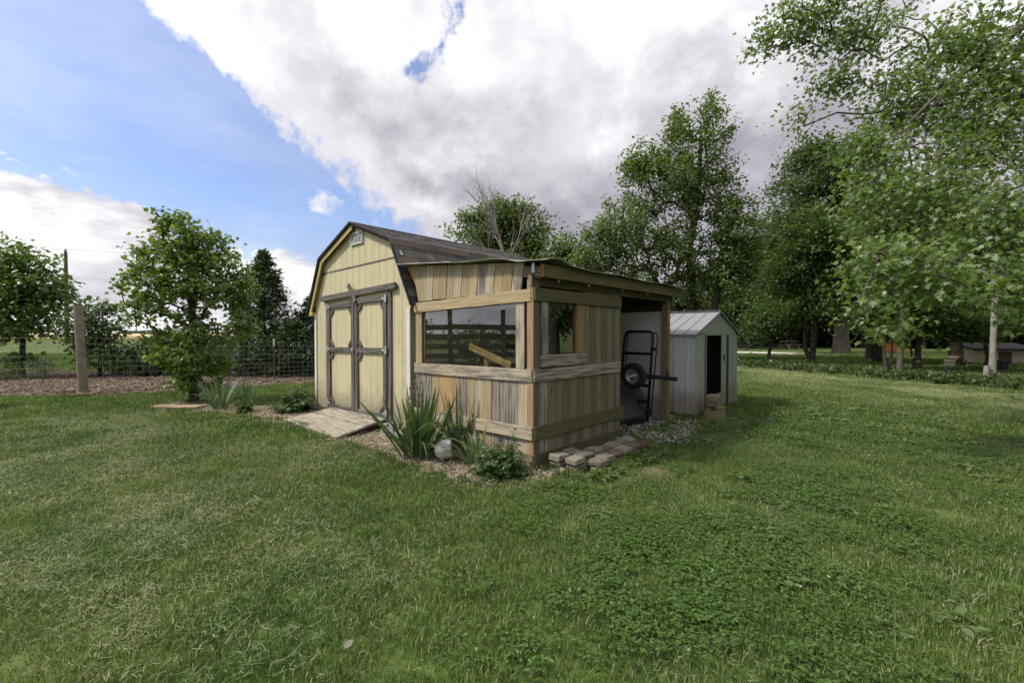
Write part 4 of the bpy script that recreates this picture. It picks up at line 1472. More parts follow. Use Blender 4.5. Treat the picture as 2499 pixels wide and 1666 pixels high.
def make_tree(name, label, cat, loc, trunk, ells, nper, rc, size, kind, c1, c2, r_base, r_tip=.012, seed=1, bark=None, leafm=None, group=None, stems=None, **kw):
    """trunk and ellipsoids in coordinates relative to loc"""
    rr = np.random.default_rng(seed)
    t = thing(name, label, cat, (loc[0], loc[1], 0), 0, group)
    C = ell_points(rr, ells, kw.pop('bias', .5))
    C[:, 2] = np.maximum(C[:, 2], .12)
    sk = {k: kw.pop(k) for k in ('seg', 'arch', 'down', 'jit') if k in kw}
    pos, par, cnt = skeleton(trunk, C, rr, **sk)
    V, F = skin(pos, par, cnt, r_base, r_tip)
    if stems:
        for (st, rb) in stems:
            v2, f2 = polytube(st, np.linspace(rb, rb * .3, len(st)), 6)
            F = np.concatenate([F, np.array([f + [f[-1]] * (4 - len(f)) for f in f2 if len(f) == 4]) + len(V)])
            V = np.concatenate([V, v2])
    obj('trunk', mk_mesh('trunk', V, F, smooth=True), bark or BARK, t)
    if nper:
        W = np.array([e[6] for e in ells], float)
        cen = (np.array([e[:3] for e in ells]) * W[:, None]).sum(0) / W.sum()
        V, F, cols = crown_leaves(rr, C, cen, nper, rc, size, kind, c1, c2, **kw)
        obj('crown', mk_mesh('crown', V, F, cols), leafm or LEAF, t)
    return t


def px_ells(base, D, L):
    """ellipsoids given as photograph bearings at distance D -> relative metres"""
    out = []
    for (px, py, rx, ry, n) in L:
        x, y, z = bear(px, D, py)
        s = D / F_PX
        out.append((x - base[0], y - base[1], z, rx * s, max(rx, 40) * s * .9, ry * s, n))
    return out


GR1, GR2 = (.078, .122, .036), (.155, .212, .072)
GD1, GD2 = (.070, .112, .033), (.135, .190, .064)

# young maple in the bed
b = (-6.66, 9.26)
ml = [(430, 690, 95, 110, 125), (460, 600, 70, 70, 66), (535, 680, 75, 85, 72), (365, 680, 42, 75, 28), (475, 840, 88, 72, 84), (472, 912, 62, 46, 42), (400, 850, 40, 45, 18), (580, 715, 40, 55, 22), (425, 540, 44, 36, 18), (340, 765, 38, 40, 14), (590, 790, 36, 45, 13), (350, 610, 22, 24, 7), (530, 600, 30, 26, 9), (305, 700, 14, 14, 3)]
make_tree('maple_tree', 'young bushy maple branching from the ground in the mulch bed', 'tree', b, [(0, 0, 0), (0, 0, .35), (.02, .02, .9), (0, 0, 1.6), (-.03, 0, 2.4), (-.1, 0, 3.2)],
          px_ells(b, 9.26, ml), 18, .16, .088, 'lobed', (.080, .132, .028), (.180, .250, .066), .075, .006, 31, DBARK, LEAFN, seg=.25, young=.16, upw=.55, droop=.35, bias=.42)
# shrubs along the fence on the left
b = bear(52, 14.8)
make_tree('shrub', 'tall broad-leaved shrub at the far left behind the wire fence', 'shrub', b, [(0, 0, 0), (0, 0, .5), (.05, 0, 1.2), (-.1, 0, 2.4), (-.2, .1, 3.4)],
          px_ells(b, 14.8, [(30, 720, 120, 90, 110), (100, 720, 75, 60, 50), (40, 640, 70, 45, 40), (-40, 720, 90, 100, 60), (60, 800, 80, 26, 26), (45, 880, 40, 30, 7)]),
          24, .36, .17, 'oval', (.060, .108, .024), (.15, .22, .058), .08, .008, 32, DBARK, LEAFN, upw=.7)
b = bear(241, 14.5)
make_tree('shrub', 'dark glossy shrub just behind the leaning wooden fence post', 'shrub', b, [(0, 0, 0), (.02, 0, .4), (.05, 0, 1.0), (0, 0, 1.7)],
          px_ells(b, 14.5, [(228, 800, 72, 65, 90), (250, 860, 55, 45, 40), (205, 750, 22, 22, 8), (270, 750, 22, 22, 8)]), 24, .28, .12, 'oval', (.036, .072, .020), (.085, .140, .042), .05, .006, 33, DBARK, LEAFN)
b = bear(305, 15.6)
make_tree('shrub', 'low light green shrub in the mulch beside the maple', 'shrub', b, [(0, 0, 0), (0, 0, .2), (0, 0, .45)],
          px_ells(b, 15.6, [(305, 890, 38, 22, 40)]), 30, .2, .07, 'oval', (.07, .12, .025), (.14, .20, .05), .02, .005, 34)
b = bear(108, 14.2)
make_tree('perennial', 'silvery grey-leaved perennial under the tall left shrub', 'plant', b, [(0, 0, 0), (0, 0, .2), (0, 0, .5)],
          px_ells(b, 14.2, [(108, 895, 24, 22, 22)]), 26, .16, .06, 'quad', (.16, .20, .14), (.30, .34, .27), .015, .004, 35)
b = bear(10, 13.6)
make_tree('perennial', 'low leafy perennial at the left edge of the mulch strip', 'plant', b, [(0, 0, 0), (0, 0, .2), (0, 0, .4)],
          px_ells(b, 13.6, [(8, 905, 30, 18, 20)]), 24, .16, .07, 'oval', (.08, .12, .05), (.18, .23, .12), .015, .004, 36)


def evergreen(label, loc, H, Rb, seed, n=5200, top=.02, belly=.25):
    rr = np.random.default_rng(seed)
    t = thing('evergreen_tree', label, 'evergreen', (loc[0], loc[1], 0), 0, 'evergreens along the back fence')
    nb = n // 13
    h = rr.random(nb) ** 1.35
    az = rr.uniform(0, 2 * math.pi, nb)
    lobe = 1 + .22 * np.sin(az * 3 + h * 9 + seed) + .15 * np.sin(az * 5 - h * 17)
    rad = Rb * np.where(h < belly, .8 + .2 * h / belly, ((1 - h) / (1 - belly)) ** .85) * lobe + top
    e0 = np.stack([np.zeros(nb), np.zeros(nb), h * H * .93], 1)
    tipp = np.stack([np.cos(az) * rad, np.sin(az) * rad, h * H + rad * .12 + .02 * H], 1)
    V, F = tubes(np.concatenate([e0, [[0, 0, 0]]]), np.concatenate([e0 + (tipp - e0) * .8, [[0, 0, H * .97]]]), np.concatenate([np.full(nb, .010), [.055]]), np.concatenate([np.full(nb, .004), [.008]]), 5)
    obj('trunk', mk_mesh('trunk', V, F), DBARK, t)
    k = 13
    s = rr.uniform(.30, 1.0, (nb, k)) ** .7
    P = e0[:, None] + (tipp - e0)[:, None] * s[..., None] + rr.normal(0, .045, (nb, k, 3)) * (1 + rad[:, None, None])
    P = P.reshape(-1, 3)
    out = np.repeat(norm(tipp - e0), k, 0)
    T = out + rr.normal(0, .55, P.shape)
    N = rr.normal(0, .6, P.shape) + np.array([0, 0, .7]) + out * .2
    f = np.repeat(rr.random(nb), k)[:, None] * .5 + rr.random((len(P), 1)) * .5
    cols = np.array((.030, .054, .021)) * (1 - f) + np.array((.090, .132, .054)) * f
    V, F, cols = leaf_cloud(P, N, T, rr.uniform(.10, .22, len(P)), 'spray', cols)
    obj('crown', mk_mesh('crown', V, F, cols), NEEDLE, t)
    return t


evergreen('tall pointed evergreen standing between the maple and the barn', bear(645, 15.5), 4.2, 1.5, 41, 9000, belly=.06)
evergreen('dark evergreen half hidden behind the left wall of the barn', bear(765, 15.8), 2.75, 1.0, 42, 5200)
evergreen('low wide evergreen seen under the left of the maple crown', bear(392, 15.2), 1.45, .72, 43, 3600, .1, .6)
evergreen('low evergreen right behind the maple trunk', bear(480, 15.4), 1.4, .7, 44, 4200, .1, .6)
evergreen('low evergreen filling the gap beside the tall pointed one', bear(715, 15.0), 1.75, .75, 45, 3600, .1, .4)

# peony and sedum by the barn


def leafy_bush(name, label, loc, r, h, n, size, c1, c2, seed, kind='oval', cat='plant'):
    rr = np.random.default_rng(seed)
    t = thing(name, label, cat, (loc[0], loc[1], .004))
    ns = n // 12
    d = norm(rr.normal(0, 1, (ns, 3)) * np.array([1, 1, .75]))
    d[:, 2] = np.abs(d[:, 2])
    tip = d * np.array([r, r, h]) * (rr.random(ns) ** .33)[:, None] * rr.uniform(.85, 1.12, ns)[:, None]
    b0 = tip * np.array([.25, .25, 0])
    V, F = tubes(b0, tip, .005, .003, 4)
    obj('stem', mk_mesh('stem', V, F), STALKM, t)
    k = 12
    s = 1 - rr.random((ns, k)) ** 1.6 * .75
    P = (b0[:, None] + (tip - b0)[:, None] * s[..., None]).reshape(-1, 3)
    az = rr.uniform(0, 6.28, len(P))
    T = np.stack([np.cos(az), np.sin(az), rr.uniform(-.1, .9, len(P))], 1) + np.repeat(d, k, 0) * .35
    N = np.array([0, 0, 1.0]) + rr.normal(0, .3, P.shape) + np.repeat(d, k, 0) * .3
    f = np.clip(s.reshape(-1, 1) * .6 + rr.random((len(P), 1)) * .4, 0, 1)
    cols = np.array(c1) * (1 - f) + np.array(c2) * f
    V, F, cols = leaf_cloud(P, N, T, size * rr.uniform(.7, 1.2, len(P)), kind, cols)
    obj('foliage', mk_mesh('foliage', V, F, cols), LEAFN, t)
    return t


leafy_bush('sedum', 'round green sedum bush at the outer corner of the lean-to', (-.10, 4.48), .29, .43, 2100, .055, (.030, .065, .018), (.085, .15, .045), 51)
leafy_bush('peony', 'dark green peony bush beside the left end of the ramp', (-4.02, 8.22), .40, .46, 1500, .10, (.032, .065, .018), (.085, .14, .04), 52)
leafy_bush('seedling', 'small leafy seedling at the foot of the narrow iris', (-4.86, 8.02), .18, .30, 420, .07, (.04, .08, .02), (.10, .15, .04), 53)

# ------------------------------------------------------------------ the trees behind and to the right
D = 24.0
b = bear(1683, D)
tr = [(0, 0, 0), (.05, 0, 2.5), (.1, 0, 4.5), (-.1, 0, 6.0), (.3, 0, 8.0), (.5, .1, 10.2), (.55, 0, 12.2)]
make_tree('maple_tree', 'tallest open-crowned maple rising behind the small metal shed', 'tree', b, tr,
          px_ells(b, D, [(1690, 340, 90, 75, 90), (1715, 440, 85, 80, 70), (1610, 450, 105, 75, 115), (1540, 560, 105, 75, 120), (1475, 600, 65, 75, 70), (1600, 620, 115, 60, 75), (1690, 560, 90, 90, 60), (1560, 410, 55, 40, 26), (1650, 690, 80, 50, 40), (1755, 470, 42, 60, 24), (1500, 690, 60, 40, 26), (1425, 640, 40, 40, 16), (1655, 290, 20, 36, 9), (1725, 275, 22, 34, 10), (1570, 400, 60, 50, 30)]),
          34, .40, .155, 'quad', (.078, .122, .036), (.160, .215, .076), .24, .014, 61, DBARK, seg=.8, down=.9, bias=.36, flat=1.0)
b = bear(1738, 23)
make_tree('maple_tree', 'slender leaning maple right beside the tallest one', 'tree', b, [(0, 0, 0), (.1, 0, 2.5), (.3, 0, 4.5), (.6, 0, 6.5)],
          px_ells(b, 23, [(1790, 560, 55, 80, 60), (1760, 660, 70, 70, 60), (1820, 640, 50, 80, 40)]), 56, .5, .155, 'quad', GR1, GR2, .17, .014, 62, DBARK)
b = bear(1225, 32)
make_tree('round_tree', 'rounded green tree showing above the barn roof', 'tree', b, [(0, 0, 0), (0, 0, 3), (0, 0, 6), (.2, 0, 8.5)],
          px_ells(b, 32, [(1180, 570, 75, 60, 80), (1270, 570, 75, 65, 90), (1225, 640, 110, 50, 60), (1300, 640, 50, 60, 30), (1230, 520, 50, 40, 30)]), 56, .7, .21, 'quad', GR1, (.125, .175, .055), .25, .018, 63, DBARK)
b = bear(1228, 28)
dt = thing('dead_tree', 'bare grey dead tree sticking up through the round green one', 'tree', (b[0], b[1], 0))
P0, P1, Q0, Q1 = [], [], [], []
dr_ = random.Random(64)


def twig(p, d, L, r, lev):
    k = 3
    for i in range(k):
        d = (d + Vector((dr_.gauss(0, .10), dr_.gauss(0, .10), .06))).normalized()
        q = p + d * (L / k)
        P0.append(tuple(p)); P1.append(tuple(q)); Q0.append(r); Q1.append(r * .85)
        r *= .85
        p = q
        if lev > 0:
            a = dr_.uniform(0, 6.28)
            s_ = Vector((math.cos(a), math.sin(a) * .8, 0))
            twig(p, (d * .8 + s_ * dr_.uniform(.3, .6)).normalized(), L * dr_.uniform(.55, .8), r * .62, lev - 1)
    if lev > 0:
        twig(p, d, L * .7, r * .8, lev - 1)


P0.append((0, 0, 0)); P1.append((.05, 0, 5.9)); Q0.append(.15); Q1.append(.10)
twig(Vector((.05, 0, 5.9)), Vector((0, 0, 1)), 2.3, .11, 4)
for dx_ in (-.45, .4):
    twig(Vector((.05, 0, 5.0 + dx_)), Vector((dx_, .1, .85)).normalized(), 2.2, .06, 3)
V, F = tubes(P0, P1, Q0, Q1, 5)
obj('trunk', mk_mesh('trunk', V, F), PALEW, dt)
b = bear(1395, 27)
make_tree('small_tree', 'small loose tree filling the gap right of the dead tree', 'tree', b, [(0, 0, 0), (0, 0, 2.5), (.1, 0, 5)],
          px_ells(b, 27, [(1380, 620, 60, 55, 60), (1340, 660, 40, 40, 24), (1440, 680, 50, 50, 40)]), 30, .6, .2, 'quad', GR1, (.12, .17, .055), .14, .014, 65, DBARK)
b = bear(2053, 32)
make_tree('old_maple_tree', 'massive old maple with flared pale trunk on the far lawn', 'tree', b, [(0, 0, 0), (0, 0, 1.2), (.2, 0, 3.5), (-.4, 0, 7), (.5, 0, 11)],
          px_ells(b, 32, [(1960, 470, 90, 110, 100), (2060, 440, 110, 120, 130), (1900, 570, 70, 80, 60), (2140, 520, 90, 120, 80), (1985, 380, 55, 45, 40), (2020, 620, 150, 90, 110), (1880, 680, 50, 70, 30)]),
          60, .8, .21, 'quad', (.050, .085, .028), (.12, .17, .066), .45, .02, 66, BARK, flat=.8)
b = bear(1978, 20.3)
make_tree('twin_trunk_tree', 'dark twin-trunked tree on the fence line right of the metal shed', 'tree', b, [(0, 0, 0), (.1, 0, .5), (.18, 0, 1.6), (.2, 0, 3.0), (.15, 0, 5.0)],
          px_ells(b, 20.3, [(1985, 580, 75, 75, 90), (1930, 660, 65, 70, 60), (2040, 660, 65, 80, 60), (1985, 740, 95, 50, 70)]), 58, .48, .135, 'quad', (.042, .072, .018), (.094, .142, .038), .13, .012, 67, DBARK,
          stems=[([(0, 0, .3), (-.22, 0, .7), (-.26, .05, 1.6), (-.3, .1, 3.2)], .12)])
b = bear(1877, 20.4)
make_tree('small_tree', 'thin spreading sapling left of the twin-trunked tree', 'tree', b, [(0, 0, 0), (.0, 0, .5), (.1, 0, 1.0), (.1, 0, 1.6)],
          px_ells(b, 20.4, [(1872, 775, 62, 55, 80), (1850, 810, 45, 35, 30)]), 30, .38, .12, 'quad', GR1, (.075, .12, .036), .07, .008, 68, DBARK)
b = bear(2133, 22)
make_tree('maple_tree', 'thick-trunked maple just right of the paired stakes', 'tree', b, [(0, 0, 0), (0, 0, 1.4), (-.2, 0, 3.0), (.1, 0, 5.5)],
          px_ells(b, 22, [(2140, 590, 100, 90, 90), (2100, 690, 90, 70, 70), (2200, 690, 80, 80, 60), (2140, 770, 90, 40, 46)]), 58, .55, .15, 'quad', GD1, GR2, .28, .014, 69, DBARK)
b = bear(2166, 17)
make_tree('sapling', 'pair of slim grey saplings growing from one foot in the weeds', 'tree', b, [(0, 0, 0), (-.12, 0, .6), (-.12, 0, 1.4), (-.2, 0, 2.2)],
          px_ells(b, 17, [(2150, 770, 60, 45, 50), (2200, 790, 45, 35, 26)]), 34, .36, .12, 'quad', (.032, .062, .014), (.085, .13, .03), .05, .007, 70, BARK, stems=[([(.02, 0, 0), (.16, 0, .5), (.2, .02, 1.3), (.16, .05, 2.4)], .05)])
b = bear(2198, 16)
make_tree('maple_tree', 'straight pale grey trunk with high leaves in the middle of the right-hand row', 'tree', b, [(0, 0, 0), (0, 0, 1.6), (.05, 0, 3.4), (.1, 0, 5.6)],
          px_ells(b, 16, [(2200, 540, 90, 80, 80), (2260, 620, 80, 80, 60), (2170, 650, 70, 60, 40)]), 54, .42, .12, 'quad', GR1, GR2, .08, .012, 71, BARK)
b = bear(2240, 17)
make_tree('small_tree', 'low forking tree with wide layered leaves right of the pale trunk', 'tree', b, [(0, 0, 0), (.0, 0, .7), (.1, 0, 1.4), (.3, 0, 2.0)],
          px_ells(b, 17, [(2270, 770, 110, 45, 100), (2350, 800, 70, 35, 50), (2220, 740, 60, 40, 36)]), 38, .4, .13, 'quad', (.034, .068, .014), (.10, .155, .034), .1, .008, 72, DBARK, flat=.4,
          stems=[([(-.05, 0, 0), (-.22, 0, .6), (-.3, .05, 1.4)], .07)])
b = bear(2333, 20)
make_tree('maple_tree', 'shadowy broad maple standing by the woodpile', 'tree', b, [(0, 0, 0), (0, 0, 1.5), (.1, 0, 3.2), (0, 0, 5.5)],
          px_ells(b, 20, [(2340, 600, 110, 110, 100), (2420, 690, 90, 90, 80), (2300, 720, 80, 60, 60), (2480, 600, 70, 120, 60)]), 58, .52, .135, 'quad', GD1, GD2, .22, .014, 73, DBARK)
b = bear(2405, 17.8)
make_tree('small_tree', 'little crooked tree in front of the low tan outbuilding', 'tree', b, [(0, 0, 0), (.1, 0, .5), (.0, 0, 1.0), (.2, 0, 1.6)],
          px_ells(b, 17.8, [(2440, 790, 65, 35, 50), (2380, 800, 40, 30, 26)]), 32, .34, .12, 'quad', (.034, .068, .014), (.10, .15, .034), .06, .007, 74, DBARK)
b = bear(2424, 13.5)
make_tree('snag', 'bare dead trunk with its lower bark peeled to pale wood', 'tree', b, [(0, 0, 0), (.0, 0, 1.0), (.02, 0, 2.4), (-.02, 0, 4.2), (.05, 0, 5.6)],
          px_ells(b, 13.5, [(2424, 430, 40, 40, 8)]), 0, .1, .1, 'quad', GR1, GR2, .078, .02, 75, PALEW)

# dense row in the distance, three crowns shared by all
proto = []
for s in range(3):
    ells = [(0, 0, 8.5, 3.8, 3.4, 4.2, 110), (-2.2, .5, 5.5, 2.6, 2.4, 2.8, 60), (2.4, -.3, 6.0, 2.6, 2.4, 3.0, 60), (0, 0, 4.0, 3.2, 2.8, 2.2, 50)]
    t = make_tree('far_tree', 'dense dark tree in the far row beyond the neighbouring lawn', 'tree', (0, 0), [(0, 0, 0), (0, 0, 2.5), (.2, 0, 5.5), (0, 0, 9)], ells, 34, .9, .36, 'quad', GD1, (.095, .140, .050), .3, .03, 80 + s, DBARK, group='far row of trees')
    proto.append(t)
spots = [(1470, 44, .62), (1560, 48, .7), (1640, 46, .66), (1740, 44, .72), (1835, 42, .78), (1880, 48, .95), (1935, 46, .9), (2000, 50, 1.0), (2060, 48, .9), (2110, 44, .95), (2180, 46, .95), (2250, 42, .9), (2330, 44, 1.0), (2400, 40, .9), (2480, 42, .95), (2560, 38, .9), (2640, 36, .9), (3350, 11, .7), (4950, 6.0, .72), (9000, 3.0, .7), (2950, 14.5, .7), (3950, 8.6, .75), (6400, 4.6, .75)]
for i, (px, d, s) in enumerate(spots):
    src = proto[i % 3]
    if i < 3:
        t = src
        chs = []
    else:
        t = src.copy()
        COL.objects.link(t)
        for ch in src.children:
            c = ch.copy()
            COL.objects.link(c)
            c.parent = t
    x, y = bear(px, d)
    t.location = (x, y, 0)
    t.scale = (s, s, s * rnd.uniform(.92, 1.08))
    t.rotation_euler = (0, 0, i * 1.7)

# hedge-dark understorey at the far edge of the neighbouring lawn: a wood that reads as one mass
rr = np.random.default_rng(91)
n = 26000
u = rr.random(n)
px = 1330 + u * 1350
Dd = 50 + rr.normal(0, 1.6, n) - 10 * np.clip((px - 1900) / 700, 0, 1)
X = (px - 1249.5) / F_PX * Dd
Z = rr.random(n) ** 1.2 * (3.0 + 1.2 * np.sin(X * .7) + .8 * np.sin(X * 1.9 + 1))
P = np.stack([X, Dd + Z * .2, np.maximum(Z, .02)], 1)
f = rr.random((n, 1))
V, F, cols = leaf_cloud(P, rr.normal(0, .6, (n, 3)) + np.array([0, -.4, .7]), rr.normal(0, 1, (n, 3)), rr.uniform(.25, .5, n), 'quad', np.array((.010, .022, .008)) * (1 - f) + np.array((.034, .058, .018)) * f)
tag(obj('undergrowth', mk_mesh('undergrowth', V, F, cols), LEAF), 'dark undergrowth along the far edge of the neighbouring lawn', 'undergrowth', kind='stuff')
# wooded horizon beyond the wheat
n = 9000
X = rr.uniform(-560, 20, n)
env = 3.0 + 2.5 * np.clip(np.sin(X * .031) + .6 * np.sin(X * .11 + 2), -.6, 2)
P = np.stack([X, 640 + rr.normal(0, 6, n), rr.random(n) * env], 1)
f = rr.random((n, 1))
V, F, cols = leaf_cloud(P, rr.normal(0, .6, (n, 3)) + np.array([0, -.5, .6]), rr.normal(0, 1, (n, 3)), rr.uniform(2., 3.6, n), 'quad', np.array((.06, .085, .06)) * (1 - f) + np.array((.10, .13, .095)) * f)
tag(obj('treeline', mk_mesh('treeline', V, F, cols), LEAF), 'distant treeline on the horizon beyond the wheat field', 'treeline', kind='stuff')

# overhanging silver maple, trunk out of frame on the right
b = (9.2, 6.2)


def rel(px, py, D):
    x, y, z = bear(px, D, py)
    return (x - b[0], y - b[1], z)


def oe(px, py, rx, ry, D, n, ryd=None):
    x, y, z = bear(px, D, py)
    s = D / F_PX
    return (x - b[0], y - b[1], z, rx * s, ryd or max(rx * s * .8, .5), ry * s, n)


ells = [oe(2370, 330, 170, 150, 7.2, 125), oe(2300, 470, 150, 150, 6.6, 105), oe(2420, 560, 110, 140, 5.8, 80), oe(2330, 130, 200, 110, 7.8, 125), oe(2080, 80, 130, 75, 8.4, 70), oe(1960, 60, 90, 60, 8.6, 50),
        oe(2200, 260, 110, 80, 7.8, 70), oe(2170, 640, 80, 70, 5.4, 36, .4), oe(2280, 690, 70, 60, 5.2, 26, .4), oe(2470, 700, 50, 90, 5.0, 20, .3), oe(2190, 800, 35, 40, 5.0, 8, .2), oe(2110, 740, 30, 30, 5.2, 6, .2),
        oe(1860, 110, 40, 40, 8.7, 16, .3), oe(1945, 290, 30, 30, 8.4, 7, .2), oe(2040, 200, 70, 40, 8.3, 22, .4), oe(2130, 480, 80, 90, 6.8, 34), oe(2500, 200, 150, 200, 7.0, 120), oe(2600, 450, 150, 250, 6.5, 90),
        oe(2120, 370, 70, 70, 7.2, 34)]
rr = np.random.default_rng(101)
om = thing('silver_maple_tree', 'large silver maple hanging its leafy branches in from the right edge', 'tree', (b[0], b[1], 0))
C = ell_points(rr, ells, .6)
trunk = [(0, 0, 0), (0, 0, 1.5), (-.1, .1, 3.2), (-.3, .2, 5.2), (-.5, .3, 7.6), rel(2499, 60, 7.6), rel(2374, 159, 7.4), rel(2300, 215, 7.2), rel(2214, 300, 7.0)]
pos, par, cnt = skeleton(np.array(trunk), C, rr, seg=.35, arch=.10, down=.15, jit=.12)
V, F = skin(pos, par, cnt, .30, .0058, 6, cap=(5, .058))
obj('trunk', mk_mesh('trunk', V, F, smooth=True), BARK, om)
nper = 24
cen = np.array([-1.5, .8, 5.0])
V, F, cols = crown_leaves(rr, C, cen, nper, .30, .070, 'maple', (.075, .125, .028), (.175, .25, .070), flat=.8, upw=.55, pale=.16, young=.06, droop=.55)
obj('crown', mk_mesh('crown', V, F, cols), LEAFN, om)

# ------------------------------------------------------------------ fences, posts and odd things
wf = thing('wire_fence', 'wire mesh fence with round wooden post and thin steel posts behind the lawn', 'fence', (-10.588, 10.871, 0))
fp = [np.array(q) for q in ((-20.0, 5.4), (-10.588, 10.871), (-7.19, 13.39), (-3.2, 16.3))]
o0 = np.array((-10.588, 10.871))
tops = [1.38, 1.34, 1.20, 1.15]
V, F = polytube([(.05, 0, -.02), (.03, 0, .5), (0, 0, 1.2), (-.06, .02, 2.14)], [.098, .094, .092, .09], 18)
obj('wooden_post', mk_mesh('wooden_post', V, F, smooth=False), plain_mat('grey_round_timber', S(134, 126, 112), .9, .35, 8.0, .5), wf)
for k_, (q, hgt) in enumerate(((fp[2], 1.27), (fp[2] - (fp[2] - fp[1]) * .36, 1.2), (fp[3], 1.2), (o0 - (o0 - fp[0]) * .6, 1.3))):
    d = q - o0
    V, F = cbox(.035, .012, hgt, .002)
    V2, F2 = cbox(.01, .03, hgt, .002)
    V2 = [(a, c + .02, e) for a, c, e in V2]
    st = obj('steel_post', mk_mesh('steel_post', *join([(V, F), (V2, F2)])), plain_mat('rusty_post', S(96, 84, 70), .8, .4, 6.0), wf, Matrix.Translation((d[0], d[1], hgt / 2)))
    if k_ == 0:
        V, F = cbox(.045, .045, .22, .004)
        obj('white_tip', mk_mesh('white_tip', V, F), plain_mat('post_tip', S(205, 200, 186), .6), st, Matrix.Translation((0, 0, hgt / 2 - .10)))
P0, P1 = [], []
for (q0, q1, t0, t1) in zip(fp[:-1], fp[1:], tops[:-1], tops[1:]):
    L = np.linalg.norm(q1 - q0)
    nv_ = int(L / .13)
    for i in range(nv_ + 1):
        f = i / nv_
        q = q0 + (q1 - q0) * f - o0
        P0.append((q[0], q[1], .03))
        P1.append((q[0], q[1], t0 + (t1 - t0) * f))
    for j in range(10):
        hz = (j + .3) / 9.3
        for i in range(8):
            f0, f1 = i / 8, (i + 1) / 8
            a, c = q0 + (q1 - q0) * f0 - o0, q0 + (q1 - q0) * f1 - o0
            P0.append((a[0], a[1], hz * (t0 + (t1 - t0) * f0) - .015 * math.sin(math.pi * f0)))
            P1.append((c[0], c[1], hz * (t0 + (t1 - t0) * f1) - .015 * math.sin(math.pi * f1)))
V, F = tubes(P0, P1, .0014, .0014, 4)
obj('wire_mesh', mk_mesh('wire_mesh', V, F), plain_mat('dull_wire', (.42, .42, .42), .5), wf)

bf = thing('board_fence', 'grey rail fence with tall posts mirrored in the lean-to window', 'fence', (-11, 5, 0))
fy = [-9.2, -7.0, -4.8, -2.6, -.6, 1.3, 3.6]
for y in fy:
    board('post', bf, (.0, y, 0), (.03, y + .05, 2.15 + rnd.uniform(-.1, .15)), .16, .12, RIGHT, GREYWOOD, (*S(120, 112, 104), .9))
for a, c in zip(fy[:-1], fy[1:]):
    for j in range(5):
        z = .32 + j * .335
        board('rail', bf, (.06, a, z + rnd.uniform(-.04, .04)), (.06, c, z + rnd.uniform(-.04, .04)), .19, .03, RIGHT, GREYWOOD, (*S(128, 120, 112), .9))
for (x, y, h, sd, lab) in ((-13.2, 5.2, 1.9, 111, 'leafy bush mirrored in the window behind the rail fence, near its middle'), (-13.0, 8.3, 2.6, 112, 'taller bush mirrored at the left end of the window behind the rail fence')):
    make_tree('shrub', lab, 'shrub', (x, y), [(0, 0, 0), (0, 0, .5), (0, 0, 1.2)], [(0, 0, h * .55, .9, 1.3, h * .45, 60)], 22, .35, .15, 'oval', GR1, GR2, .05, .008, sd, DBARK)

# utility pole with its wires
up = thing('utility_pole', 'distant wooden utility pole behind the left shrubs', 'pole', (-60.2, 60, 0))
obj('pole', mk_mesh('pole', *polytube([(0, 0, 0), (0, 0, 6), (0, 0, 12.4)], [.26, .23, .19], 12), smooth=True), DBARK, up)
obj('insulator', mk_mesh('insulator', *lathe([(.0, 12.4), (.12, 12.42), (.12, 12.75), (.07, 12.8), (.0, 12.82)], 10)), PALEW, up)
P0, P1 = [], []
for z0 in (12.75, 9.0):
    for sgn in (-1, 1):
        pr = None
        for i in range(17):
            f = i / 16
            q = (sgn * 70 * f, sgn * 6 * f, z0 - 1.6 * 4 * f * (1 - f) * .6)
            if pr:
                P0.append(pr)
                P1.append(q)
            pr = q
V, F = tubes(P0, P1, .010, .010, 4)
obj('wire', mk_mesh('wire', V, F), DBARK, up)

# stakes on the far fence line
for (px, d, lab) in ((2075, 17.2, 'left one of two short dark stakes in the weeds below the maples'), (2083, 17.0, 'right one of two short dark stakes in the weeds below the maples'), (2309, 13.3, 'short dark stake in the weeds nearest the dead trunk'), (2313, 13.2, 'second stake right against the one nearest the dead trunk')):
    x, y = bear(px, d)
    t = thing('stake', lab, 'stake', (x, y, 0), .3)
    V, F = cbox(.04, .012, .46, .002)
    V2, F2 = cbox(.012, .03, .46, .002)
    obj('stake_body', mk_mesh('stake_body', *join([(V, F), ([(a, c + .02, e) for a, c, e in V2], F2)])), BLACK, t, Matrix.Translation((0, 0, .23)) @ Matrix.Rotation(R(4), 4, 'Y'))
x, y = bear(2409, 13.45)
o = obj('cut_post', mk_mesh('cut_post', *polytube([(0, 0, 0), (.0, 0, .25), (.01, 0, .47)], [.075, .07, .066], 12), smooth=False), PALEW)
o.location = (x, y, 0)
tag(o, 'short weathered post cut off beside the peeled dead trunk', 'post')

# low tan outbuilding, bin, woodpile, hutch, garden swing on the neighbouring lawn
x, y = bear(2430, 21.0)
ob = thing('outbuilding', 'low tan-walled outbuilding with dark roof behind the trees', 'outbuilding', (x, y, 0), R(-20))
pbox('wall', ob, -1.15, 1.0, -.8, .8, 0, .74, plain_mat('tan_stucco', S(196, 182, 148), .9, .2, 5.0))
board('roof', ob, (-1.3, -.05, .87), (1.15, -.05, .87), 2.0, .09, (0, -.12, 1), plain_mat('dark_roofing', S(62, 60, 62), .9))
pbox('door', ob, -.3, .15, -.815, -.79, .0, .6, plain_mat('brown_door', S(92, 76, 58), .8))
x, y = bear(2442, 16.6)
bn = thing('bin', 'dark square bin standing in front of the tan outbuilding', 'bin', (x, y, 0), .2)
V = [(-.13, -.13, 0), (.13, -.13, 0), (.13, .13, 0), (-.13, .13, 0), (-.165, -.165, .4), (.165, -.165, .4), (.165, .165, .4), (-.165, .165, .4)]
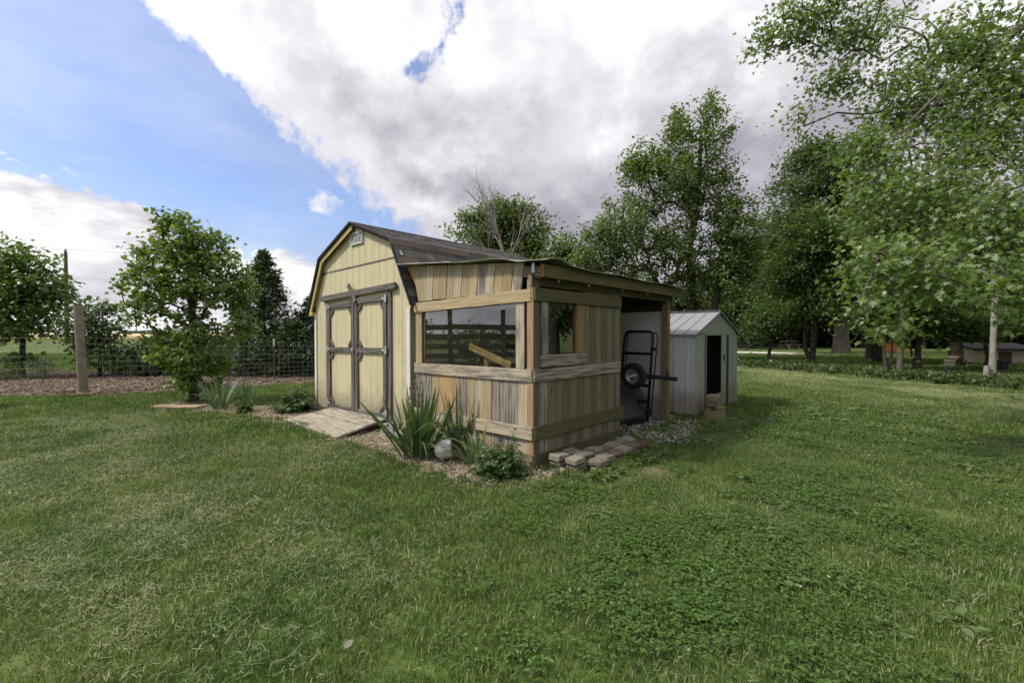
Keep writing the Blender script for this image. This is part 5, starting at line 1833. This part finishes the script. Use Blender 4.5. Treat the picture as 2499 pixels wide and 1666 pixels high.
obj('bin_body', mk_mesh('bin_body', V, [[3, 2, 1, 0], [4, 5, 6, 7], [0, 1, 5, 4], [1, 2, 6, 5], [2, 3, 7, 6], [3, 0, 4, 7]]), BROWNM, bn)
pbox('lid', bn, -.18, .18, -.18, .18, .402, .43, BROWNM)
x, y = bear(2332, 19.0)
wp = thing('woodpile', 'small pile of cut logs at the foot of the shadowy maple', 'woodpile', (x, y, 0), .15)
for r_ in range(3):
    for i in range(4 - r_):
        V, F = polytube([(0, -.22, 0), (0, 0, 0), (0, .22, 0)], .085, 9)
        obj('log', mk_mesh('log', V, F), BARK, wp, Matrix.Translation(((i - 1.5 + r_ * .5) * .175, rnd.uniform(-.05, .05), .086 + r_ * .15)))
x, y = bear(2178, 31)
ht = thing('hutch', 'orange-brown boarded hutch far back between the trunks', 'hutch', (x, y, 0), .1)
for i in range(6):
    board('hutch_board', ht, (-.5 + i * .2, -.35, .2), (-.5 + i * .2, -.35, .85), .19, .03, FRONT, WOOD, (*S(196, 124, 48), .0))
pbox('hutch_body', ht, -.6, .6, -.32, .35, .2, .85, WOOD, .003, (*S(170, 104, 44), .0))
board('hutch_roof', ht, (-.68, 0, .91), (.68, 0, .91), .85, .04, (0, -.15, 1), BROWNM)
for sx_ in (-1, 1):
    for sy_ in (-.28, .3):
        board('leg', ht, (sx_ * .52, sy_, 0), (sx_ * .52, sy_, .2), .07, .07, FRONT, WOOD, (*S(120, 80, 40), .2))
x, y = bear(1804, 37.3)
gs = thing('garden_swing', 'dark framed garden swing far off beside the metal shed', 'swing', (x, y, 0), -.3)
for sx_ in (-.75, .62):
    for sy_ in (-.45, .45):
        obj('leg', mk_mesh('leg', *polytube([(sx_, sy_, 0), (sx_, 0, 1.25)], .04, 7)), BROWNM, gs)
obj('top_bar', mk_mesh('top_bar', *polytube([(-.85, 0, 1.25), (.72, 0, 1.25)], .045, 7)), PALEW, gs)
pbox('seat', gs, -.6, .5, -.25, .2, .36, .42, BROWNM)
pbox('backrest', gs, -.6, .5, .2, .25, .42, .85, BROWNM)
for sx_ in (-.55, .45):
    obj('chain', mk_mesh('chain', *polytube([(sx_, 0, 1.25), (sx_, 0, .42)], .012, 5)), BLACK, gs)
x, y = bear(1925, 40)
tb = thing('picnic_table', 'dark picnic table in the shade far beyond the twin-trunked tree', 'table', (x, y, 0), .4)
pbox('tabletop', tb, -.9, .9, -.38, .38, .70, .74, GREYWOOD, .004, (*S(96, 90, 84), .7))
for sy_ in (-.72, .72):
    pbox('bench', tb, -.9, .9, sy_ - .13, sy_ + .13, .42, .46, GREYWOOD, .004, (*S(96, 90, 84), .7))
for sx_ in (-.65, .65):
    for s in (-1, 1):
        board('leg', tb, (sx_, s * .62, 0), (sx_, s * .2, .70), .09, .04, RIGHT, GREYWOOD, (*S(96, 90, 84), .7))
    board('brace', tb, (sx_ + .042, -.8, .40), (sx_ + .042, .8, .40), .09, .04, RIGHT, GREYWOOD, (*S(96, 90, 84), .7))
# pale fallen leaf in the near lawn
V, F, cols = leaf_cloud(np.array([(0, -.03, .055)]), np.array([(.1, -.3, 1.0)]), np.array([(.5, 1, .1)]), np.array([.058]), 'oval', np.array([(.27, .28, .20)]))
o = obj('fallen_leaf', mk_mesh('fallen_leaf', V, F, cols), LEAFN)
o.location = (-.745, 1.967, 0)
tag(o, 'single pale fallen leaf lying on the near lawn', 'leaf')

# ------------------------------------------------------------------ ground cover (instanced, nobody could count it)
SRC = {}


def poly_mask(P, Q):
    x, y = P[:, 0], P[:, 1]
    ins = np.zeros(len(P), bool)
    n = len(Q)
    for i in range(n):
        x0, y0 = Q[i]
        x1, y1 = Q[(i + 1) % n]
        c = ((y0 > y) != (y1 > y)) & (x < (x1 - x0) * (y - y0) / (y1 - y0 + 1e-12) + x0)
        ins ^= c
    return ins


def vnoise(P, s, seed):
    """smooth value noise in numpy"""
    r_ = np.random.default_rng(seed)
    G = r_.random((64, 64))
    q = P[:, :2] * s + 500
    i = np.floor(q).astype(int)
    f = q - i
    f = f * f * (3 - 2 * f)
    a = G[i[:, 0] % 64, i[:, 1] % 64]
    b = G[(i[:, 0] + 1) % 64, i[:, 1] % 64]
    c = G[i[:, 0] % 64, (i[:, 1] + 1) % 64]
    d = G[(i[:, 0] + 1) % 64, (i[:, 1] + 1) % 64]
    return (a * (1 - f[:, 0]) + b * f[:, 0]) * (1 - f[:, 1]) + (c * (1 - f[:, 0]) + d * f[:, 0]) * f[:, 1]


def scatter(name, label, cat, P, idx, rot, scl, metas):
    me = bpy.data.meshes.new(name)
    me.vertices.add(len(P))
    me.vertices.foreach_set('co', P.astype(np.float32).ravel())
    a = me.attributes.new('idx', 'INT', 'POINT')
    a.data.foreach_set('value', idx.astype(np.int32))
    a = me.attributes.new('rot', 'FLOAT_VECTOR', 'POINT')
    a.data.foreach_set('vector', rot.astype(np.float32).ravel())
    a = me.attributes.new('scl', 'FLOAT_VECTOR', 'POINT')
    a.data.foreach_set('vector', scl.astype(np.float32).ravel())
    o = obj(name, me)
    coll = bpy.data.collections.new(name + '_sources')
    for i, mm in enumerate(metas):
        so = bpy.data.objects.new('%s_source_%03d' % (name, i), mm)
        coll.objects.link(so)
    ng = bpy.data.node_groups.new(name + '_nodes', 'GeometryNodeTree')
    ng.interface.new_socket('Geometry', in_out='INPUT', socket_type='NodeSocketGeometry')
    ng.interface.new_socket('Geometry', in_out='OUTPUT', socket_type='NodeSocketGeometry')
    N, L = ng.nodes, ng.links
    gi, go = N.new('NodeGroupInput'), N.new('NodeGroupOutput')
    ci = N.new('GeometryNodeCollectionInfo')
    ci.inputs['Collection'].default_value = coll
    ci.inputs['Separate Children'].default_value = True
    ci.inputs['Reset Children'].default_value = True

    def attr(nm, ty):
        q = N.new('GeometryNodeInputNamedAttribute')
        q.data_type = ty
        q.inputs[0].default_value = nm
        return q.outputs[0]
    ip = N.new('GeometryNodeInstanceOnPoints')
    ip.inputs['Pick Instance'].default_value = True
    er = N.new('FunctionNodeEulerToRotation')
    L.new(attr('rot', 'FLOAT_VECTOR'), er.inputs[0])
    L.new(gi.outputs[0], ip.inputs['Points'])
    L.new(ci.outputs[0], ip.inputs['Instance'])
    L.new(attr('idx', 'INT'), ip.inputs['Instance Index'])
    L.new(er.outputs[0], ip.inputs['Rotation'])
    L.new(attr('scl', 'FLOAT_VECTOR'), ip.inputs['Scale'])
    L.new(ip.outputs[0], go.inputs[0])
    md = o.modifiers.new('scatter', 'NODES')
    md.node_group = ng
    return tag(o, label, cat, kind='stuff')


# grass colour also drifts over metres, as the ground below does
m, g = mat_new('lawn_blades')
c = g.n('ShaderNodeAttribute', attribute_name='Col').outputs['Color']
p = g.n('ShaderNodeNewGeometry').outputs['Position']
n_a = g.noise(p, 0.22, 5, 0.6)
n_d = g.noise(g.mapping(p, (1, 1, 1), (3, 9, 0)), 1.3, 4, 0.6)

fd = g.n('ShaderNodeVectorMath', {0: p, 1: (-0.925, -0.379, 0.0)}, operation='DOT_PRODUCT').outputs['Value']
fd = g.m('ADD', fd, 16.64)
sun_band = g.m('MULTIPLY', g.m('MULTIPLY', g.ss(fd, 0.5, 1.7), g.ss(fd, 7.0, 2.6)), g.ss(g.noise(g.mapping(p, (0.6, 0.3, 1)), 1.0, 5, 0.6), 0.25, 0.6))  # the same sunlit strip painted into the blade colour
c = g.mix(g.m('MULTIPLY', g.ss(n_a, 0.42, 0.66), 0.45), c, (0.20, 0.25, 0.08))
c = g.mix(g.m('MULTIPLY', sun_band, 0.9), c, (0.37, 0.39, 0.21))
c = g.mix(g.ss(n_d, 0.35, 0.7), c, g.mix(1.0, c, (0.55, 0.68, 0.55), 'MULTIPLY'))
bs = g.n('ShaderNodeBsdfPrincipled', {'Base Color': c, 'Roughness': .5, 'Specular IOR Level': .3})
tr_ = g.n('ShaderNodeBsdfTranslucent', {0: g.mix(1.0, c, (1.2, 1.3, .6), 'MULTIPLY')})
g.n('ShaderNodeOutputMaterial', {0: g.n('ShaderNodeMixShader', {0: .3, 1: bs.outputs[0], 2: tr_.outputs[0]})})
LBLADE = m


def blades(rr, n, rad, hmin, hmax, w, c1, c2, straw=.12, lean=.5, mat=None, flat=False):
    a, r_ = rr.uniform(0, 6.283, n), rad * np.sqrt(rr.random(n))
    base = np.stack([np.cos(a) * r_, np.sin(a) * r_, np.zeros(n)], 1)
    az = rr.uniform(0, 6.283, n)
    d = np.stack([np.cos(az), np.sin(az), np.zeros(n)], 1)
    s = np.stack([-np.sin(az), np.cos(az), np.zeros(n)], 1)
    h = rr.uniform(hmin, hmax, n)[:, None]
    l = (rr.random(n) ** 1.2 * lean)[:, None]
    ww = (w * rr.uniform(.6, 1.3, n))[:, None]
    up = np.array([0, 0, 1.0])
    if flat:
        base = base + up * rr.uniform(.02, .055, n)[:, None]
        p1 = base + d * h * .5 + up * rr.normal(0, .01, n)[:, None]
        p2 = base + d * h + s * h * rr.normal(0, .25, n)[:, None] + up * rr.normal(0, .01, n)[:, None]
    else:
        p1 = base + up * h * .58 + d * h * l * .3
        p2 = base + up * h * (1 - .35 * l) + d * h * l
    V = np.stack([base - s * ww * .5, base + s * ww * .5, p1 - s * ww * .42, p1 + s * ww * .42, p2], 1).reshape(-1, 3)
    tf = np.array([(0, 1, 3), (0, 3, 2), (2, 3, 4)])
    F = (tf[None] + (np.arange(n) * 5)[:, None, None]).reshape(-1, 3)
    f = rr.random((n, 1))
    cols = np.array(c1) * (1 - f) + np.array(c2) * f
    k = rr.random(n) < straw
    cols[k] = np.array((.34, .32, .18)) * rr.uniform(.7, 1.3, (k.sum(), 1))
    me = mk_mesh('blades', V, F, np.repeat(cols, 5, 0))
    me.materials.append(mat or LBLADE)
    return me


rr = np.random.default_rng(201)
GC1, GC2 = (.046, .090, .015), (.160, .232, .052)


def wedge(n, y0, y1, k=1.32, pad=1.3):
    """uniform points in the strip of lawn in and a little beyond view"""
    W = k * y1 + pad
    P = np.stack([rr.uniform(-W, W, n), rr.uniform(y0, y1, n)], 1)
    return P[np.abs(P[:, 0]) < k * P[:, 1] + pad]


FOOT = [np.array([wl(-5.4, 0), wl(.03, 0), wl(.03, 1.87), wl(-.02, 3.4), wl(-.05, 3.75), wl(-5.4, 3.75)]), np.array([wl(-1.5, 4.0), wl(.18, 4.0), wl(.18, 6.4), wl(-1.5, 6.4)])]
PAVF = np.array([wl(.03, .08), wl(.48, .08), wl(.64, .35), wl(.6, 1.5), wl(.03, 1.55)])
RAMPF = np.array([wl(-4.75, -.86), wl(-2.75, -.86), wl(-2.75, 0), wl(-4.75, 0)])
BARE = [(1.45, 4.55, .24), (1.25, 4.9, .16), (1.95, 5.05, .18), (2.05, 3.30, .17), (3.55, 3.55, .2), (2.65, 6.9, .35), (3.3, 7.4, .3), (.95, 4.35, .2)]


def clear(P, margin_ok=True):
    ok = ~(poly_mask(P, BEDQ) | poly_mask(P, STRIPQ) | poly_mask(P, GRAVQ) | poly_mask(P, PAVF) | poly_mask(P, RAMPF))
    for f_ in FOOT:
        ok &= ~poly_mask(P, f_)
    for (x, y, r_) in BARE:
        d = np.hypot(P[:, 0] - x, (P[:, 1] - y) * 1.3)
        ok &= (d > r_ * (.5 + .9 * rr.random(len(P))))
    return ok


def put(P, metas_n, smin=.8, smax=1.25, hz=1.0, tilt=.08, z=0.0):
    n = len(P)
    idx = rr.integers(0, metas_n, n)
    rot = np.stack([rr.normal(0, tilt, n), rr.normal(0, tilt, n), rr.uniform(0, 6.283, n)], 1)
    s = rr.uniform(smin, smax, n)
    scl = np.stack([s, s, s * hz], 1)
    return np.concatenate([P, np.full((n, 1), z)], 1), idx, rot, scl


near = [blades(rr, 260, .15, .020, .055, .0036, GC1, GC2, st, 1.0) for st in (.08, .10, .14, .12, .20)]
def jgrid(sp, y0, y1, k=1.32, pad=1.3):
    W = k * y1 + pad
    gx, gy = np.meshgrid(np.arange(-W, W, sp), np.arange(y0, y1, sp))
    P = np.stack([gx.ravel(), gy.ravel()], 1) + rr.uniform(-.5, .5, (gx.size, 2)) * sp
    return P[np.abs(P[:, 0]) < k * P[:, 1] + pad]


P = jgrid(.148, .5, 6.2)
P = P[clear(P)]
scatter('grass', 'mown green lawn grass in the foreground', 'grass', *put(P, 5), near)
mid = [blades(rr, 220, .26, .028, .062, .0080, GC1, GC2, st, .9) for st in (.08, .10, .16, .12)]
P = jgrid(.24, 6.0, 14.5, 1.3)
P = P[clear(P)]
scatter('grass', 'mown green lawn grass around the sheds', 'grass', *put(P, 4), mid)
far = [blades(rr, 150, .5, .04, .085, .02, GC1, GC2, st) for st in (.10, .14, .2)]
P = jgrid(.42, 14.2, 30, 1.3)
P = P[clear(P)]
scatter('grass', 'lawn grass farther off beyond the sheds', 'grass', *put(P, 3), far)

# longer fringe along the edge of the bed
E = []
for i in range(len(BEDQ)):
    a, c = BEDQ[i], BEDQ[(i + 1) % len(BEDQ)]
    k = max(1, int(np.linalg.norm(c - a) / .05))
    for j in range(k):
        E.append(a + (c - a) * j / k + rr.normal(0, .035, 2))
E = np.array(E)
okE = np.ones(len(E), bool)
for f_ in FOOT:
    okE &= ~poly_mask(E, f_)
okE &= ~poly_mask(E, RAMPF) & ~poly_mask(E, PAVF)
fr = [blades(rr, 26, .05, .04, .10, .0042, GC1, GC2, .1, .7) for _ in range(3)]
scatter('grass', 'ragged grass fringe along the mulch bed', 'grass', *put(E[okE], 3), fr)

E = np.array([wl(.06 + abs(rr.normal(0, .05)), rr.uniform(1.9, 4.0)) for _ in range(60)] + [wl(.22 + abs(rr.normal(0, .06)), rr.uniform(3.98, 6.4)) for _ in range(110)] + [wl(rr.uniform(-.3, .2), 3.97 - abs(rr.normal(0, .05))) for _ in range(30)]
             + [wl(.60 + abs(rr.normal(0, .05)), rr.uniform(.1, 1.55)) for _ in range(80)] + [wl(rr.uniform(.28, .6), .06 - abs(rr.normal(0, .04))) for _ in range(24)] + [wl(.07 + abs(rr.normal(0, .02)), rr.uniform(0.0, .15)) for _ in range(6)])
fr2 = [blades(rr, 30, .06, .03, .12, .005, GC1, GC2, .16, .8) for _ in range(3)]
scatter('grass', 'longer uncut grass at the foot of the walls and pavers', 'grass', *put(E, 3), fr2)

# straw-coloured clippings left lying on the lawn at the left
clip = [blades(rr, 70, .24, .025, .075, .0026, (.28, .28, .16), (.44, .43, .28), .0, flat=True) for _ in range(3)]
P = wedge(13000, 1.8, 9.0)
nz = vnoise(P, 1.1, 5) * .6 + vnoise(P, 3.1, 6) * .4
w = np.exp(-(((P[:, 0] + 3.7) / 1.7) ** 2 + ((P[:, 1] - 4.2) / 2.0) ** 2)) + .6 * np.exp(-(((P[:, 0] + 5.2) / 2.0) ** 2 + ((P[:, 1] - 7.0) / 1.1) ** 2)) + .10
P = P[(clear(P)) & (rr.random(len(P)) < np.clip(w * (nz - .30) * 3.2, 0, 1))]
scatter('grass_clippings', 'dry pale grass clippings strewn over the lawn', 'clippings', *put(P, 3, .8, 1.3), clip)


# clover and broad-leaved weeds on the right
def clover_patch(n, rad, size, c1, c2, flower=0):
    a, r_ = rr.uniform(0, 6.283, n), rad * np.sqrt(rr.random(n))
    C = np.stack([np.cos(a) * r_, np.sin(a) * r_, rr.uniform(.03, .062, n)], 1)
    P, N, T = [], [], []
    for k in range(3):
        az = rr.uniform(0, 6.283, n) if k == 0 else az + 2.094
        T.append(np.stack([np.cos(az), np.sin(az), np.full(n, .15)], 1))
        N.append(np.array([0, 0, 1.0]) + rr.normal(0, .25, (n, 3)))
        P.append(C)
    P, N, T = np.concatenate(P), np.concatenate(N), np.concatenate(T)
    f = rr.random((len(P), 1))
    V, F, cols = leaf_cloud(P, N, T, size * rr.uniform(.7, 1.3, len(P)), 'oval', np.array(c1) * (1 - f) + np.array(c2) * f)
    me = mk_mesh('clover', V, F, cols)
    me.materials.append(LEAFN)
    return me


clo = [clover_patch(72, .15, .0155, (.052, .108, .018), (.135, .220, .046)) for _ in range(4)]
P = wedge(6500, 1.5, 7.5)
nz = vnoise(P, .8, 15) * .6 + vnoise(P, 2.4, 16) * .4
w = np.clip((P[:, 0] + .6) / 1.2, .05, 1) * np.clip((8 - P[:, 1]) / 2, 0, 1)
P = P[clear(P) & (rr.random(len(P)) < np.clip(w * (nz - .42) * 3.0, 0, 1))]
scatter('clover', 'low clover patches in the right-hand lawn', 'clover', *put(P, 4, .8, 1.25), clo)
brd = [clover_patch(7, .08, .052, (.085, .14, .04), (.17, .235, .085)) for _ in range(3)]
P = wedge(1500, 2.0, 10)
nz = vnoise(P, .6, 25)
P = P[clear(P) & (rr.random(len(P)) < np.clip((P[:, 0] - .5) / 3, 0, 1) * np.clip((nz - .4) * 3, 0, 1) * .75)]
Q = np.array([wl(.66 + rr.normal(0, .06), y) for y in np.linspace(.15, 1.6, 26)] + [wl(rr.uniform(.1, .5), rr.uniform(1.6, 4.2)) for _ in range(26)])
scatter('broadleaf_weeds', 'broad-leaved plantain and dandelion weeds in the lawn', 'weeds', *put(np.concatenate([P, Q]), 3, .7, 1.3), brd)
# white clover heads
V, F = lathe([(.0, .062), (.006, .064), (.009, .071), (.006, .078), (.0, .080)], 7)
wm = mk_mesh('clover_head', V, F, np.full((len(V), 3), .42))
wm.materials.append(LEAFN)
P = wedge(300, 2.0, 9)
P = P[clear(P) & (P[:, 0] > .3)]
scatter('clover_flowers', 'scattered white clover heads in the right-hand lawn', 'clover flowers', *put(P, 1, .6, 1.0), [wm])


# mulch chips and gravel
def chips(n, rad, lmin, lmax, c1, c2, c3, thick=.25, mat=None, cube=False):
    Vs, Fs, Cs = [], [], []
    bx_ = np.array([(-1, -1, -1), (1, -1, -1), (1, 1, -1), (-1, 1, -1), (-1, -1, 1), (1, -1, 1), (1, 1, 1), (-1, 1, 1)], float) * .5
    bf_ = np.array([(4, 5, 6, 7), (0, 1, 5, 4), (1, 2, 6, 5), (2, 3, 7, 6), (3, 0, 4, 7)])
    for i in range(n):
        L = rr.uniform(lmin, lmax)
        d = np.array([L, L * (rr.uniform(.6, .9) if cube else rr.uniform(.2, .5)), L * (rr.uniform(.4, .8) if cube else thick * rr.uniform(.3, .8))])
        v = bx_ * d * (1 + rr.normal(0, .18, (8, 3)))
        e = Matrix.Rotation(rr.uniform(0, 6.28), 3, 'Z') @ Matrix.Rotation(rr.normal(0, .3), 3, 'X') @ Matrix.Rotation(rr.normal(0, .25), 3, 'Y')
        v = v @ np.array(e).T
        a, r_ = rr.uniform(0, 6.283), rad * math.sqrt(rr.random())
        v += np.array([math.cos(a) * r_, math.sin(a) * r_, d[2] * .4 + rr.uniform(0, .008)])
        Vs.append(v)
        Fs.append(bf_ + 8 * i)
        t = rr.random()
        c = np.array(c1) * (1 - t) + np.array(c2) * t if rr.random() > .25 else np.array(c3)
        Cs.append(np.repeat(c[None], 8, 0))
    me = mk_mesh('chips', np.concatenate(Vs), np.concatenate(Fs), np.concatenate(Cs))
    me.materials.append(mat or CHIPM)
    return me


m, g = mat_new('chip')
finish(g, g.n('ShaderNodeAttribute', attribute_name='Col').outputs['Color'], .9, None, spec=.15)
CHIPM = m


def fill(Q, n):
    lo, hi = Q.min(0), Q.max(0)
    P = rr.uniform(lo, hi, (n, 2))
    return P[poly_mask(P, Q)]


ch = [chips(120, .2, .008, .030, S(146, 133, 112), S(192, 180, 158), S(100, 88, 71)) for _ in range(4)]
P = fill(BEDQ, 2600)
ok = np.ones(len(P), bool)
for f_ in FOOT:
    ok &= ~poly_mask(P, f_)
scatter('wood_chips', 'tan wood chip mulch in the bed by the barn', 'mulch', *put(P[ok], 4, .7, 1.2, z=.004), ch)
ch2 = [chips(90, .4, .02, .065, S(112, 97, 82), S(162, 147, 130), S(70, 58, 47)) for _ in range(3)]
P = fill(STRIPQ, 3000)
scatter('bark_chips', 'brown bark mulch along the wire fence', 'mulch', *put(P, 3, .7, 1.2, z=.004), ch2)
gv = [chips(60, .2, .012, .035, S(108, 104, 96), S(160, 157, 150), S(78, 72, 62), cube=True) for _ in range(3)]
P = fill(GRAVQ, 700)
scatter('gravel', 'pale gravel spilling from the open bay', 'gravel', *put(P, 3, .7, 1.2, z=.008), gv)

# rank weeds on the far fence line
tall = [blades(rr, 70, .35, .05, .30, .012, (.030, .060, .014), (.085, .125, .034), .14, .8, GRASSM) for _ in range(4)]
t = rr.random(1500)
A0, A1 = np.array((6.6, 27.8)), np.array((15.2, 6.8))
P = A0 + (A1 - A0) * t[:, None] + np.stack([rr.normal(.35, .38, 1500), rr.normal(0, .3, 1500)], 1)
scatter('weeds', 'tall rank weeds along the fence line below the trees', 'weeds', *put(P, 4, .7, 1.2), tall)
brw = [clover_patch(26, .3, .13, (.026, .055, .014), (.07, .11, .03)) for _ in range(2)]
P = A0 + (A1 - A0) * rr.random(420)[:, None] + np.stack([rr.normal(.2, .3, 420), rr.normal(0, .3, 420)], 1)
ii = put(P, 2, .6, 1.3, 2.2)
scatter('weeds', 'leafy weeds mixed into the rank grass below the trees', 'weeds', *ii, brw)
